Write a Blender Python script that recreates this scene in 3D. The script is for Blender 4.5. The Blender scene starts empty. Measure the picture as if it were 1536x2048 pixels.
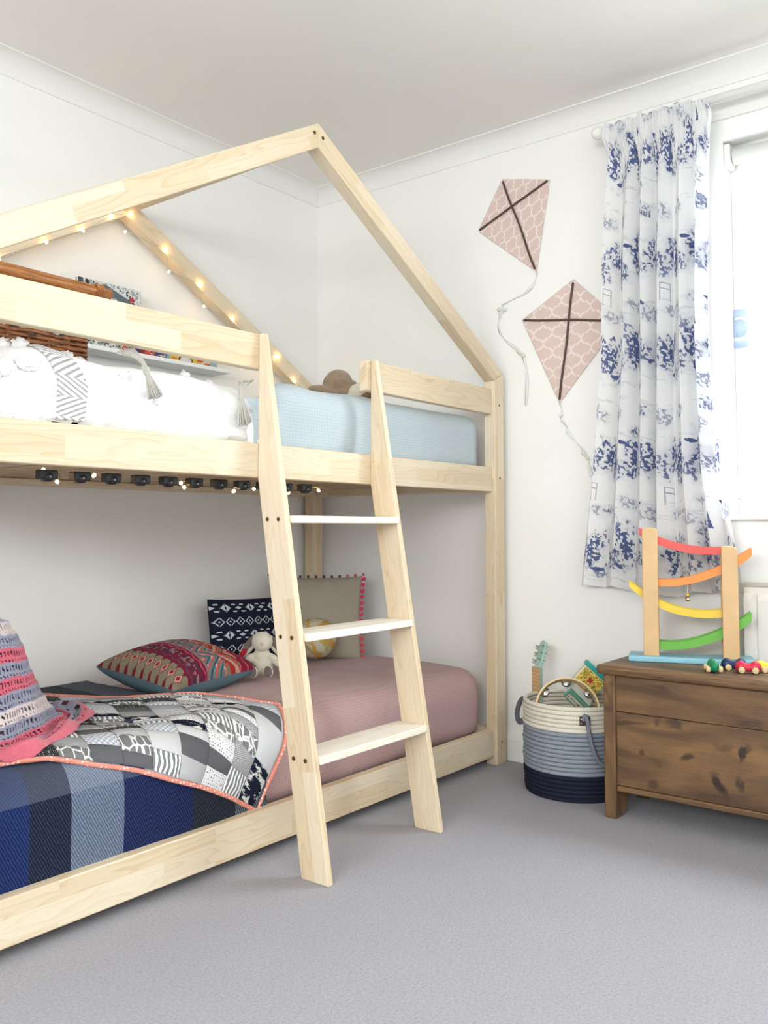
import bpy, bmesh, math, random
import numpy as np
from mathutils import Vector, Matrix, noise as mnoise
R = math.radians
S = bpy.context.scene
COL = S.collection
random.seed(7)
rng = np.random.RandomState(7)

# ------------------------------------------------------------------ camera
CAMH = 0.87
cd = bpy.data.cameras.new('camera'); cam = bpy.data.objects.new('camera', cd); COL.objects.link(cam)
cam.location = (0, 0, CAMH)
cam.rotation_euler = (R(90 + 3.3514), 0, R(38.0308 - 90))
cd.sensor_fit = 'VERTICAL'; cd.sensor_height = 36.0
cd.lens = 1771.09 / 2048 * 36.0
cd.shift_y = -(1024 - 950.92) / 2048
cd.clip_start = 0.02
S.camera = cam

# ------------------------------------------------------------------ world, daylight, exposure
XR, YB, ZC, XL, YF = 2.956, 2.696, 2.402, -2.40, -1.75     # room: right wall, back wall, ceiling, left wall, front wall
W = bpy.data.worlds.new('overcast_sky'); S.world = W; W.use_nodes = True
W.node_tree.nodes['Background'].inputs[0].default_value = (0.93, 0.97, 1.0, 1)
W.node_tree.nodes['Background'].inputs[1].default_value = 2.2
def area_light(name, loc, rot, sx, sy, power, col):
    l = bpy.data.lights.new(name, 'AREA'); l.shape = 'RECTANGLE'; l.size = sx; l.size_y = sy
    l.energy = power; l.color = col
    o = bpy.data.objects.new(name, l); COL.objects.link(o); o.location = loc; o.rotation_euler = rot
    return o
# daylight entering by the window in the right wall, and by the high window in the left wall behind the photographer
area_light('daylight_right_window', (3.42, 0.02, 1.85), (0, R(58), 0), 1.25, 1.62, 34, (0.93, 0.97, 1.0))
area_light('daylight_left_window', (XL - 0.42, -0.20, 2.05), (0, R(-70), 0), 1.3, 2.8, 84, (1.0, 0.99, 0.98))
area_light('front_fill_light', (-0.3, YF - 0.42, 2.05), (R(70), 0, 0), 2.4, 1.2, 16, (1.0, 0.99, 0.98))  # unseen fill lamp, added to brighten the back wall
S.view_settings.view_transform = 'Standard'; S.view_settings.look = 'None'
S.view_settings.gamma = 1.0; S.view_settings.use_curve_mapping = False
S.view_settings.exposure = 1.05

# ------------------------------------------------------------------ helpers: colours, nodes, materials
def lin(c):
    c = np.asarray(c, float) / 255.0
    return np.where(c <= 0.04045, c / 12.92, ((c + 0.055) / 1.055) ** 2.4)
def L4(c): return tuple(lin(c)) + (1.0,)
class NT:
    def __init__(s, name):
        s.m = bpy.data.materials.new(name); s.m.use_nodes = True; s.t = s.m.node_tree
        s.b = s.t.nodes['Principled BSDF']
    def n(s, typ, ins=None, **props):
        nd = s.t.nodes.new('ShaderNode' + typ)
        for k, v in props.items(): setattr(nd, k, v)
        for k, v in (ins or {}).items():
            if isinstance(v, bpy.types.NodeSocket): s.t.links.new(v, nd.inputs[k])
            else: nd.inputs[k].default_value = v
        return nd
    def set(s, **k):
        for key, v in k.items():
            inp = s.b.inputs[key.replace('_', ' ')]
            if isinstance(v, bpy.types.NodeSocket): s.t.links.new(v, inp)
            else: inp.default_value = v
        return s
    def mix(s, fac, a, b, mode='MIX'):
        nd = s.t.nodes.new('ShaderNodeMix'); nd.data_type = 'RGBA'; nd.blend_type = mode
        for i, v in ((0, fac), (6, a), (7, b)):
            if isinstance(v, bpy.types.NodeSocket): s.t.links.new(v, nd.inputs[i])
            else: nd.inputs[i].default_value = v
        return nd.outputs[2]
    def math(s, op, a, b=0.0, c=0.0):
        nd = s.t.nodes.new('ShaderNodeMath'); nd.operation = op
        for i, v in enumerate((a, b, c)):
            if isinstance(v, bpy.types.NodeSocket): s.t.links.new(v, nd.inputs[i])
            else: nd.inputs[i].default_value = v
        return nd.outputs[0]
    def bump(s, h, strength=0.3, dist=0.002):
        nd = s.n('Bump', {'Height': h, 'Strength': strength, 'Distance': dist})
        s.t.links.new(nd.outputs[0], s.b.inputs['Normal']); return s
    def coord(s, which='Object'): return s.n('TexCoord').outputs[which]
    def map(s, vec, scale=(1, 1, 1), loc=(0, 0, 0)):
        return s.n('Mapping', {'Vector': vec, 'Scale': scale, 'Location': loc}).outputs[0]
    def ramp(s, fac, stops):
        nd = s.n('ValToRGB', {'Fac': fac}); e = nd.color_ramp.elements
        while len(e) < len(stops): e.new(0.5)
        for i, (p, c) in enumerate(stops): e[i].position = p; e[i].color = c
        return nd.outputs[0]
def plain(name, rgb, rough=0.6, var=0.06, scale=30, bump=0.0, bscale=None, metal=0.0, sheen=0.0, spec=0.4, co='Object', bdist=0.002):
    k = NT(name); v = k.coord(co)
    nz = k.n('TexNoise', {'Vector': v, 'Scale': scale, 'Detail': 4.0})
    c = lin(rgb); d = tuple(np.clip(c * (1 - var), 0, 1)) + (1,); u = tuple(np.clip(c * (1 + var), 0, 1)) + (1,)
    k.set(Base_Color=k.ramp(nz.outputs[0], [(0.3, d), (0.7, u)]), Roughness=rough, Metallic=metal)
    k.b.inputs['Specular IOR Level'].default_value = spec
    if sheen: k.b.inputs['Sheen Weight'].default_value = sheen
    if bump:
        nb = k.n('TexNoise', {'Vector': v, 'Scale': bscale or scale * 4, 'Detail': 3.0}); k.bump(nb.outputs[0], bump, bdist)
    return k.m
def painted(name, rough=0.85, weave=900, bump=0.15, sheen=0.0, var=0.08, spec=0.25):
    """colour attribute 'print' (a flat print on the cloth or card) with a fine weave"""
    k = NT(name); a = k.n('VertexColor', layer_name='print').outputs[0]
    nz = k.n('TexNoise', {'Vector': k.coord(), 'Scale': weave * 0.25, 'Detail': 2.0})
    f = k.ramp(nz.outputs[0], [(0.3, (1 - var,) * 3 + (1,)), (0.7, (1, 1, 1, 1))])
    k.set(Base_Color=k.mix(1.0, a, f, 'MULTIPLY'), Roughness=rough)
    k.b.inputs['Specular IOR Level'].default_value = spec
    if sheen: k.b.inputs['Sheen Weight'].default_value = sheen
    if bump:
        nb = k.n('TexNoise', {'Vector': k.coord(), 'Scale': weave, 'Detail': 1.0}); k.bump(nb.outputs[0], bump, 0.0015)
    return k.m

def pine_mat(name, light, dark, pink=0.25):
    k = NT(name); uv = k.n('UVMap').outputs[0]; rnd = k.n('ObjectInfo').outputs['Random']
    off = k.n('CombineXYZ', {0: k.math('MULTIPLY', rnd, 37.0), 1: k.math('MULTIPLY', rnd, 11.0), 2: rnd}).outputs[0]
    vec = k.n('VectorMath', {0: uv, 1: off}, operation='ADD').outputs[0]
    # finger-jointed staves: a tone per stave
    br = k.n('TexBrick', {'Vector': vec, 'Scale': 1.0, 'Mortar Size': 0.0, 'Brick Width': 0.43, 'Row Height': 0.047,
                          'Color1': (0, 0, 0, 1), 'Color2': (1, 1, 1, 1), 'Bias': 0.0}, offset=0.37)
    tone = br.outputs[0]
    jump = k.n('VectorMath', {0: tone, 1: (9.3, 3.7, 5.1)}, operation='MULTIPLY').outputs[0]
    v2 = k.n('VectorMath', {0: vec, 1: jump}, operation='ADD').outputs[0]
    warp = k.n('TexNoise', {'Vector': k.map(v2, (2.2, 14, 1)), 'Scale': 1.0, 'Detail': 2.0})
    ring = k.math('FRACT', k.math('ADD', k.math('MULTIPLY', warp.outputs[0], 9.0),
                                 k.math('MULTIPLY', k.n('SeparateXYZ', {0: v2}).outputs[1], 55.0)))
    line = k.ramp(ring, [(0.0, (0, 0, 0, 1)), (0.62, (0.25, 0.25, 0.25, 1)), (0.9, (1, 1, 1, 1)), (1.0, (0, 0, 0, 1))])
    fine = k.n('TexNoise', {'Vector': k.map(v2, (6, 420, 1)), 'Scale': 1.0, 'Detail': 2.0})
    base = k.mix(k.math('MULTIPLY', tone, 0.8), L4(light), L4(tuple(np.array(light) * 0.45 + np.array(dark) * 0.55)))
    amt = k.math('MULTIPLY', line, k.math('ADD', 0.20, k.math('MULTIPLY', tone, 0.42)))
    c1 = k.mix(amt, base, L4(dark))
    c2 = k.mix(k.math('MULTIPLY', fine.outputs[0], 0.16), c1, L4(dark))
    kn = k.n('TexVoronoi', {'Vector': k.map(v2, (2.4, 7.5, 1)), 'Scale': 1.0})
    knot = k.ramp(kn.outputs[0], [(0.035, (1, 1, 1, 1)), (0.09, (0, 0, 0, 1))])
    c3 = k.mix(k.math('MULTIPLY', knot, 0.35), c2, L4((178, 122, 70)))
    k.set(Base_Color=c3, Roughness=0.55); k.b.inputs['Specular IOR Level'].default_value = 0.3
    k.bump(line, 0.08, 0.0008)
    return k.m

PINE = pine_mat('pine', (238, 225, 202), (208, 178, 134))
PINE2 = pine_mat('pine_pale', (250, 246, 237), (232, 214, 184))
WALL = plain('white_wall_paint', (250, 249, 246), 0.9, 0.008, 3, 0.04, 900, spec=0.2)
CEIL = plain('ceiling_paint', (247, 244, 240), 0.95, 0.008, 2, spec=0.1)
TRIM = plain('white_gloss_paint', (245, 244, 240), 0.45, 0.01, 4)
COVE = plain('coving_paint', (245, 244, 241), 0.85, 0.01, 4, spec=0.2)
SCREW = plain('brass_screw', (120, 96, 62), 0.4, 0.2, 200, metal=0.7)
SCREWD = plain('screw_recess', (52, 44, 36), 0.6, 0.2, 200)
BLACKP = plain('black_plastic', (24, 26, 30), 0.5, 0.1, 60)
CHROME = plain('bright_metal', (205, 205, 205), 0.22, 0.05, 80, metal=1.0)

def carpet_mat():
    k = NT('grey_carpet'); v = k.coord()
    n1 = k.n('TexNoise', {'Vector': v, 'Scale': 170.0, 'Detail': 5.0, 'Roughness': 0.75})
    n2 = k.n('TexNoise', {'Vector': v, 'Scale': 5.0, 'Detail': 3.0})
    n3 = k.n('TexNoise', {'Vector': v, 'Scale': 620.0, 'Detail': 2.0})
    c = k.ramp(n1.outputs[0], [(0.30, L4((153, 151, 157))), (0.5, L4((181, 179, 186))), (0.75, L4((199, 197, 204)))])
    c = k.mix(k.math('MULTIPLY', n2.outputs[0], 0.25), c, L4((160, 156, 162)))
    sp = k.n('TexVoronoi', {'Vector': v, 'Scale': 26.0}); spk = k.ramp(sp.outputs[0], [(0.03, (1, 1, 1, 1)), (0.06, (0, 0, 0, 1))])
    c = k.mix(k.math('MULTIPLY', spk, 0.25), c, L4((140, 134, 134)))
    k.set(Base_Color=c, Roughness=0.97); k.b.inputs['Specular IOR Level'].default_value = 0.1
    k.b.inputs['Sheen Weight'].default_value = 0.15
    h = k.math('ADD', n1.outputs[0], k.math('MULTIPLY', n3.outputs[0], 0.6)); k.bump(h, 0.7, 0.006)
    return k.m
CARPET = carpet_mat()

# ------------------------------------------------------------------ helpers: objects
def put(o, parent=None):
    COL.objects.link(o)
    if parent is not None:
        o.parent = parent
        o.matrix_parent_inverse = Matrix.Translation(parent.location).inverted()
    return o
def tag(o, label=None, cat=None, group=None, kind=None):
    for k_, v_ in (('label', label), ('category', cat), ('group', group), ('kind', kind)):
        if v_: o[k_] = v_
    return o
def thing(name, loc, label, cat, group=None):
    o = bpy.data.objects.new(name, None); o.location = loc; o.empty_display_size = 0.05
    COL.objects.link(o); return tag(o, label, cat, group)
def mk(name, verts, faces, mat, parent=None, smooth=False, uv=None, cols=None, label=None, cat=None, kind=None, group=None):
    me = bpy.data.meshes.new(name)
    me.from_pydata([tuple(map(float, v)) for v in verts], [], [tuple(int(i) for i in f) for f in faces])
    if uv is not None:
        uvl = me.uv_layers.new(name='UVMap'); li = np.empty(len(me.loops), np.int32); me.loops.foreach_get('vertex_index', li)
        uvl.data.foreach_set('uv', np.asarray(uv, np.float32)[li].ravel())
    if cols is not None:
        at = me.color_attributes.new('print', 'FLOAT_COLOR', 'POINT')
        c = np.ones((len(verts), 4), np.float32); c[:, :3] = np.asarray(cols)[:, :3]; at.data.foreach_set('color', c.ravel())
    if smooth: me.polygons.foreach_set('use_smooth', [True] * len(me.polygons))
    me.materials.append(mat); me.update()
    o = bpy.data.objects.new(name, me); put(o, parent)
    return tag(o, label, cat, group, kind)
def from_bm(name, bm, mat, parent=None, smooth=False, **k):
    me = bpy.data.meshes.new(name); bm.normal_update(); bm.to_mesh(me); bm.free()
    if smooth: me.polygons.foreach_set('use_smooth', [True] * len(me.polygons))
    me.materials.append(mat); o = bpy.data.objects.new(name, me); put(o, parent)
    return tag(o, k.get('label'), k.get('cat'), k.get('group'), k.get('kind'))
def wood_uv(bm, d):
    d = Vector(d).normalized(); ul = bm.loops.layers.uv.verify()
    for f in bm.faces:
        n = f.normal; s = n.cross(d)
        if s.length < 0.35:
            s = n.orthogonal(); t = n.cross(s)
            for l in f.loops: l[ul].uv = (l.vert.co.dot(t) * 0.15, l.vert.co.dot(s))
        else:
            s.normalize(); q = 0.3 * (abs(n.x) + 2 * abs(n.y) + 3 * abs(n.z))
            for l in f.loops: l[ul].uv = (l.vert.co.dot(d), l.vert.co.dot(s) + q)
def prism(name, poly, axis, a0, a1, mat, parent=None, grain=(1, 0, 0), bev=0.003, smooth=False, **k):
    """poly: 2D outline in the plane across `axis`; extruded from a0 to a1 along it"""
    ax = 'xyz'.index(axis); oth = [i for i in range(3) if i != ax]
    bm = bmesh.new()
    def P(p, a):
        v = [0, 0, 0]; v[oth[0]], v[oth[1]] = p; v[ax] = a; return v
    v0 = [bm.verts.new(P(p, a0)) for p in poly]; v1 = [bm.verts.new(P(p, a1)) for p in poly]
    n = len(poly); bm.faces.new(v0); bm.faces.new(v1)
    for i in range(n): bm.faces.new((v0[i], v0[(i + 1) % n], v1[(i + 1) % n], v1[i]))
    bmesh.ops.recalc_face_normals(bm, faces=bm.faces[:])
    if bev: bmesh.ops.bevel(bm, geom=[e for e in bm.edges if e.calc_face_angle(0) > 0.3], offset=bev, segments=2, profile=0.5, affect='EDGES')
    bm.normal_update(); wood_uv(bm, grain)
    return from_bm(name, bm, mat, parent, smooth, **k)
def box(name, lo, hi, mat, parent=None, bev=0.003, grain=None, seg=2, smooth=False, **k):
    lo = Vector(lo); hi = Vector(hi); bm = bmesh.new()
    bmesh.ops.create_cube(bm, size=1.0, matrix=Matrix.Translation((lo + hi) / 2) @ Matrix.Diagonal(tuple(hi - lo) + (1,)))
    if bev: bmesh.ops.bevel(bm, geom=bm.edges[:], offset=bev, segments=seg, profile=0.5, affect='EDGES')
    bm.normal_update()
    if grain is None:
        d = hi - lo; grain = [(1, 0, 0), (0, 1, 0), (0, 0, 1)][max(range(3), key=lambda i: d[i])]
    wood_uv(bm, grain)
    return from_bm(name, bm, mat, parent, smooth, **k)
def place(o, loc, rot=None, parent=None, scale=None):
    """copy an object (shared mesh)"""
    c = o.copy(); COL.objects.link(c)
    c.parent = parent
    if parent is not None: c.matrix_parent_inverse = Matrix.Translation(parent.location).inverted()
    c.location = loc
    if rot: c.rotation_euler = rot
    if scale: c.scale = scale
    return c
def tube_geo(path, rad, n=8, closed=False, cap=True):
    path = [Vector(p) for p in path]; N = len(path); V = []; F = []
    prev = None
    for i, p in enumerate(path):
        if closed: t = path[(i + 1) % N] - path[i - 1]
        else: t = path[min(i + 1, N - 1)] - path[max(i - 1, 0)]
        t = t.normalized() if t.length > 1e-9 else Vector((0, 0, 1))
        if prev is None:
            a = t.orthogonal().normalized()
        else:
            a = prev - t * prev.dot(t); a = a.normalized() if a.length > 1e-6 else t.orthogonal().normalized()
        prev = a; b = t.cross(a); r = rad[i] if hasattr(rad, '__len__') else rad
        for j in range(n):
            th = 2 * math.pi * j / n; V.append(p + (a * math.cos(th) + b * math.sin(th)) * r)
    m = N if closed else N - 1
    for i in range(m):
        for j in range(n):
            F.append((i * n + j, i * n + (j + 1) % n, ((i + 1) % N) * n + (j + 1) % n, ((i + 1) % N) * n + j))
    if cap and not closed:
        F.append(tuple(range(n - 1, -1, -1))); F.append(tuple((N - 1) * n + j for j in range(n)))
    return V, F
def tube(name, path, rad, mat, parent=None, n=8, closed=False, **k):
    V, F = tube_geo(path, rad, n, closed); return mk(name, V, F, mat, parent, True, **k)
def tubes(name, paths, rad, mat, parent=None, n=6, **k):
    V, F = [], []
    for p in paths:
        v, f = tube_geo(p, rad, n); o = len(V); V += v; F += [tuple(i + o for i in q) for q in f]
    return mk(name, V, F, mat, parent, True, **k)
def lathe_geo(prof, n=32):
    V = []; F = []; m = len(prof)
    for r, z in prof:
        for j in range(n):
            a = 2 * math.pi * j / n; V.append((r * math.cos(a), r * math.sin(a), z))
    for i in range(m - 1):
        for j in range(n): F.append((i * n + j, i * n + (j + 1) % n, (i + 1) * n + (j + 1) % n, (i + 1) * n + j))
    if prof[0] == prof[-1]: return V, F
    if prof[0][0] > 1e-6: F.append(tuple(range(n - 1, -1, -1)))
    if prof[-1][0] > 1e-6: F.append(tuple((m - 1) * n + j for j in range(n)))
    return V, F
def lathe(name, prof, mat, parent=None, n=32, M=None, smooth=True, **k):
    V, F = lathe_geo(prof, n)
    if M is not None: V = [M @ Vector(v) for v in V]
    return mk(name, V, F, mat, parent, smooth, **k)
def grid(name, P, mat, parent=None, cols=None, thick=0.0, keep=None, off=-1.0, **k):
    """P: (nu, nv, 3) points"""
    nu, nv = P.shape[:2]; V = P.reshape(-1, 3)
    i, j = np.meshgrid(np.arange(nu - 1), np.arange(nv - 1), indexing='ij')
    a = (i * nv + j); F = np.stack([a, a + nv, a + nv + 1, a + 1], -1)
    if keep is not None: F = F[keep]
    F = F.reshape(-1, 4)
    uu, vv = np.meshgrid(np.linspace(0, 1, nu), np.linspace(0, 1, nv), indexing='ij')
    c = None if cols is None else cols.reshape(-1, 3)
    o = mk(name, V, F, mat, parent, True, np.stack([uu, vv], -1).reshape(-1, 2), c, **k)
    if thick:
        md = o.modifiers.new('cloth_thickness', 'SOLIDIFY'); md.thickness = thick; md.offset = off
    return o
def rounded_box(name, lo, hi, r, mat, parent=None, res=0.03, disp=None, color=None, **k):
    lo = np.array(lo, float); hi = np.array(hi, float); V = []; F = []; idx = {}
    n = np.maximum(2, np.round((hi - lo) / res).astype(int))
    def vid(p):
        key = tuple(np.round(p, 5))
        if key not in idx: idx[key] = len(V); V.append(np.array(p))
        return idx[key]
    for ax in range(3):
        a, b = [i for i in range(3) if i != ax]
        for side in (0, 1):
            for i in range(n[a]):
                for j in range(n[b]):
                    q = []
                    for di, dj in ((0, 0), (1, 0), (1, 1), (0, 1)):
                        p = np.zeros(3); p[ax] = (lo, hi)[side][ax]
                        p[a] = lo[a] + (hi - lo)[a] * (i + di) / n[a]; p[b] = lo[b] + (hi - lo)[b] * (j + dj) / n[b]; q.append(vid(p))
                    if (side == 1) != (ax == 1): F.append(q)
                    else: F.append(q[::-1])
    V = np.array(V); r3 = np.minimum(np.array(r) * np.ones(3), (hi - lo) / 2 - 1e-4)
    inner = np.clip(V, lo + r3, hi - r3); d = V - inner; ln = np.linalg.norm(d / r3, axis=1, keepdims=True)
    V2 = inner + d / np.maximum(ln, 1e-9)
    if disp is not None:
        nn = d / np.maximum(np.linalg.norm(d, axis=1, keepdims=True), 1e-9); V2 = V2 + nn * disp(V2)[:, None]
    cols = None if color is None else color(V2)
    return mk(name, V2, F, mat, parent, True, V2[:, :2], cols, **k)
def snoise(P, s, seed=0.0):
    return np.array([mnoise.noise(Vector((p[0] * s + seed, p[1] * s - seed, p[2] * s + 2 * seed))) for p in np.asarray(P).reshape(-1, 3)])
def vnoise(x, y, seed=0):
    """smooth value noise on arrays, 0..1"""
    t = np.random.RandomState(seed).rand(64, 64)
    xi = np.floor(x).astype(int); yi = np.floor(y).astype(int); fx = x - xi; fy = y - yi
    fx = fx * fx * (3 - 2 * fx); fy = fy * fy * (3 - 2 * fy)
    g = lambda a, b: t[a % 64, b % 64]
    return (g(xi, yi) * (1 - fx) + g(xi + 1, yi) * fx) * (1 - fy) + (g(xi, yi + 1) * (1 - fx) + g(xi + 1, yi + 1) * fx) * fy
def fbm(x, y, seed=0, o=3):
    s = 0; a = 1; tot = 0
    for i in range(o): s = s + a * vnoise(x * 2 ** i, y * 2 ** i, seed + i); tot += a; a *= .55
    return s / tot
def sphere_bm(parts, sub=3):
    """parts: (centre, radii, euler) -> bmesh of ellipsoids"""
    bm = bmesh.new()
    for c, r, e in parts:
        M = Matrix.Translation(c) @ (e if isinstance(e, Matrix) else (Matrix.Rotation(e, 4, 'Z') if e else Matrix())) @ Matrix.Diagonal(tuple(r) + (1,))
        bmesh.ops.create_icosphere(bm, subdivisions=sub, radius=1.0, matrix=M)
    bm.verts.index_update()
    return bm
def blob(name, parts, mat, parent=None, voxel=0.004, sm=6, **k):
    o = from_bm(name, sphere_bm(parts), mat, parent, True, **k)
    m = o.modifiers.new('merge', 'REMESH'); m.mode = 'VOXEL'; m.voxel_size = voxel; m.use_smooth_shade = True
    s = o.modifiers.new('soften', 'SMOOTH'); s.iterations = sm; s.factor = 0.5
    return o
def frame_mat(o, x, y, z):
    M = Matrix.Identity(4)
    for i, v in enumerate((x, y, z)):
        v = Vector(v).normalized()
        for j in range(3): M[j][i] = v[j]
    M.translation = o
    return M

# ================================================================== THE ROOM
T = 0.20                                              # wall thickness
box('floor', (XL - T, YF - T, -0.10), (XR + 0.3, YB + T, 0.0), CARPET, bev=0, kind='structure')
box('ceiling', (XL - T, YF - T, ZC), (XR + 0.3, YB + T, ZC + 0.12), CEIL, bev=0, kind='structure')
box('wall_back', (XL - T, YB, 0), (XR, YB + T, ZC), WALL, bev=0, kind='structure')
def wall_with_hole(name, axis, p0, p1, a0, a1, h0, h1, b0, b1, mat):
    """a wall slab p0..p1 thick along `axis`, from a0 to a1, with an opening h0..h1 by b0..b1 (height)"""
    bm = bmesh.new()
    for (s0, s1, z0, z1) in ((a0, h0, 0, ZC), (h1, a1, 0, ZC), (h0, h1, 0, b0), (h0, h1, b1, ZC)):
        lo = (p0, s0, z0) if axis == 'x' else (s0, p0, z0); hi = (p1, s1, z1) if axis == 'x' else (s1, p1, z1)
        c = (Vector(lo) + Vector(hi)) / 2; d = Vector(hi) - Vector(lo)
        bmesh.ops.create_cube(bm, size=1.0, matrix=Matrix.Translation(c) @ Matrix.Diagonal(tuple(d) + (1,)))
    return from_bm(name, bm, mat, kind='structure')
WY0, WY1, WZ0, WZ1 = -0.78, 0.885, 0.915, 2.15
wall_with_hole('wall_right', 'x', XR, XR + T, YF - T, YB + T, WY0, WY1, WZ0, WZ1, WALL)
wall_with_hole('wall_left', 'x', XL - T, XL, YF - T, YB, -1.6, 1.2, 1.20, 2.25, WALL)
wall_with_hole('wall_front', 'y', YF - T, YF, XL, XR, -1.5, 0.9, 1.25, 2.25, WALL)  # opening added to let the front fill light in
# coving: a concave quarter moulding round the ceiling
def coving(name, along, c=0.066):
    prof = []
    for i in range(9):
        a = i / 8 * math.pi / 2; prof.append((c * (1 - math.cos(a)) * 0.92 + 0.003, c * (1 - math.sin(a)) * 0.92 + 0.003))
    # (distance from wall, distance below ceiling): concave between (0, c) and (c, 0)
    pts = [(0, 0), (c, 0), (c, 0.004)] + [(c - 0.003 - (c - 0.006) * math.sin(i / 8 * math.pi / 2) * 1.0, 0.004 + (c - 0.008) * (1 - math.cos(i / 8 * math.pi / 2))) for i in range(1, 8)] + [(0.004, c), (0, c)]
    if along == 'back':
        prism(name, [(YB - a, ZC - b) for a, b in pts], 'x', XL, XR, COVE, bev=0, kind='structure')
    else:
        prism(name, [(XR - a, ZC - b) for a, b in pts], 'y', YF, YB, COVE, bev=0, kind='structure')
coving('trim_1', 'back'); coving('trim_2', 'right')
def skirting(name, along, h=0.097, t=0.015):
    pts = [(0, 0), (t, 0), (t, h - 0.018), (t - 0.005, h - 0.008), (t - 0.009, h), (0, h)]
    if along == 'back': prism(name, [(YB - a, b) for a, b in pts], 'x', XL, XR, TRIM, bev=0, kind='structure')
    else: prism(name, [(XR - a, b) for a, b in pts], 'y', YF, YB, TRIM, bev=0, kind='structure')
skirting('baseboard_back', 'back'); skirting('baseboard_right', 'right')
# painted batten over the window
box('trim_3', (XR - 0.018, WY0 - 0.1, 2.222), (XR, 0.93, 2.285), TRIM, kind='structure')

gk = NT('window_glass')
gt = gk.n('BsdfTransparent', {'Color': (.97, .985, .985, 1)}); gg = gk.n('BsdfGlossy', {'Roughness': .02})
gx = gk.n('MixShader', {0: .04}); gk.t.links.new(gt.outputs[0], gx.inputs[1]); gk.t.links.new(gg.outputs[0], gx.inputs[2])
gk.t.links.new(gx.outputs[0], gk.t.nodes['Material Output'].inputs[0]); GLASS = gk.m
def window(name, axis, p, s0, s1, z0, z1, mull):
    w = bpy.data.objects.new(name, None); COL.objects.link(w); tag(w, kind='structure')
    w.location = (p, (s0 + s1) / 2, z0) if axis == 'x' else ((s0 + s1) / 2, p, z0)
    def b(nm, a0, a1, c0, c1, d0, d1, m, par=w):
        lo, hi = ((d0, a0, c0), (d1, a1, c1)) if axis == 'x' else ((a0, d0, c0), (a1, d1, c1))
        return box(nm, lo, hi, m, par, bev=0.004 if m is TRIM else 0)
    fw = 0.05
    b('frame_rail', s0, s1, z0, z0 + fw, p, p + .06, TRIM); b('frame_rail', s0, s1, z1 - fw, z1, p, p + .06, TRIM)
    xs = [s0] + mull + [s1]
    for i, m in enumerate(xs):
        a = m if i == 0 else (m - fw if i == len(xs) - 1 else m - fw / 2)
        b('frame_stile', a, a + fw, z0 + fw, z1 - fw, p, p + .06, TRIM)
    for i in range(len(xs) - 1):
        b('pane', xs[i] + fw * .8, xs[i + 1] - fw * .8, z0 + fw, z1 - fw, p + .028, p + .032, GLASS)
    return w
w1 = window('window_1', 'x', XR + 0.085, WY0, WY1, WZ0, WZ1, [0.05])
sill = box('window_sill', (XR - 0.035, WY0 - .05, WZ0 - 0.022), (XR + 0.085, WY1 + .03, WZ0), TRIM, w1, bev=0.006)
window('window_2', 'x', XL - 0.15, -1.6, 1.2, 1.20, 2.25, [-0.67, .27])
window('added_fill_window', 'y', YF - 0.15, -1.5, 0.9, 1.25, 2.25, [-.3])  # unseen window, added with the fill lamp to brighten the back wall
box('ground', (-30, -30, -2.9), (30, 30, -2.8), plain('added_ground', (112, 118, 96), .95, .1, 1), bev=0, kind='structure')  # unseen ground slab, added to cut light rising to the ceiling

# ================================================================== THE BUNK BED
X0, X1 = 0.820, 2.912                                  # ends
PW, PD = 0.065, 0.0465                                 # post section
YA, YZ = 1.701, 2.667                                  # front of front gable, back of back gable
RT = 0.032                                             # rail thickness
XM = (X0 + X1) / 2
TS = 0.566
bed = thing('bunk_bed', (XM, (YA + YZ) / 2, 0), 'tall house-shaped pine bunk bed with open gable roof frame', 'bunk bed')
oz = lambda x: 2.047 - TS * abs(x - XM)                # outer line of the gable
iz = lambda x: 1.974 - TS * abs(x - XM)
for (y0, y1) in ((YA, YA + PD), (YZ - PD, YZ)):
    for sx in (-1, 1):
        xo = X1 if sx > 0 else X0; xi = xo - sx * PW
        prism('post', [(xo, 0), (xo, oz(xo)), (xi, iz(xi)), (xi, 0)], 'y', y0, y1, PINE, bed, (0, 0, 1))
        prism('rafter', [(xo, oz(xo)), (XM, oz(XM)), (XM, iz(XM)), (xi, iz(xi))], 'y', y0, y1, PINE, bed, (sx, 0, -TS))
box('ridge_beam', (XM - .02, YA + PD, 1.988), (XM + .02, YZ - PD, 2.028), PINE, bed)
XI0, XI1 = X0 + PW, X1 - PW
for (y0, y1) in ((YA + .013, YA + .013 + RT), (YZ - .013 - RT, YZ - .013)):
    box('bottom_rail', (XI0, y0, .0306), (XI1, y1, .128), PINE, bed)
    box('top_rail', (XI0, y0, 1.0026), (XI1, y1, 1.0946), PINE, bed)
    if y0 < 2:
        box('guard_rail', (XI0, y0, 1.2937), (1.668, y1, 1.388), PINE, bed)
        box('guard_rail', (2.106, y0, 1.2937), (XI1, y1, 1.388), PINE, bed)
for sx, x0 in ((-1, X0 + .012), (1, X1 - .012 - RT)):
    for z0, z1 in ((.0306, .128), (1.0026, 1.0946)):
        box('end_rail', (x0, YA + PD, z0), (x0 + RT, YZ - PD, z1), PINE, bed)
for y0, y1 in ((YA + .013 + RT, YA + .013 + RT + .022), (YZ - .013 - RT - .022, YZ - .013 - RT)):
    box('slat_bearer', (XI0 + .01, y0, 1.006), (XI1 - .01, y1, 1.024), PINE, bed)
    box('slat_bearer', (XI0 + .01, y0, .045), (XI1 - .01, y1, .075), PINE, bed)
sl0 = None
DARKPLY = pine_mat('birch_slat', (206, 184, 150), (150, 120, 84))
slx = [0.993 + .0827 * i for i in range(22) if 0.993 + .0827 * i < 2.82] + [.910]
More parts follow.
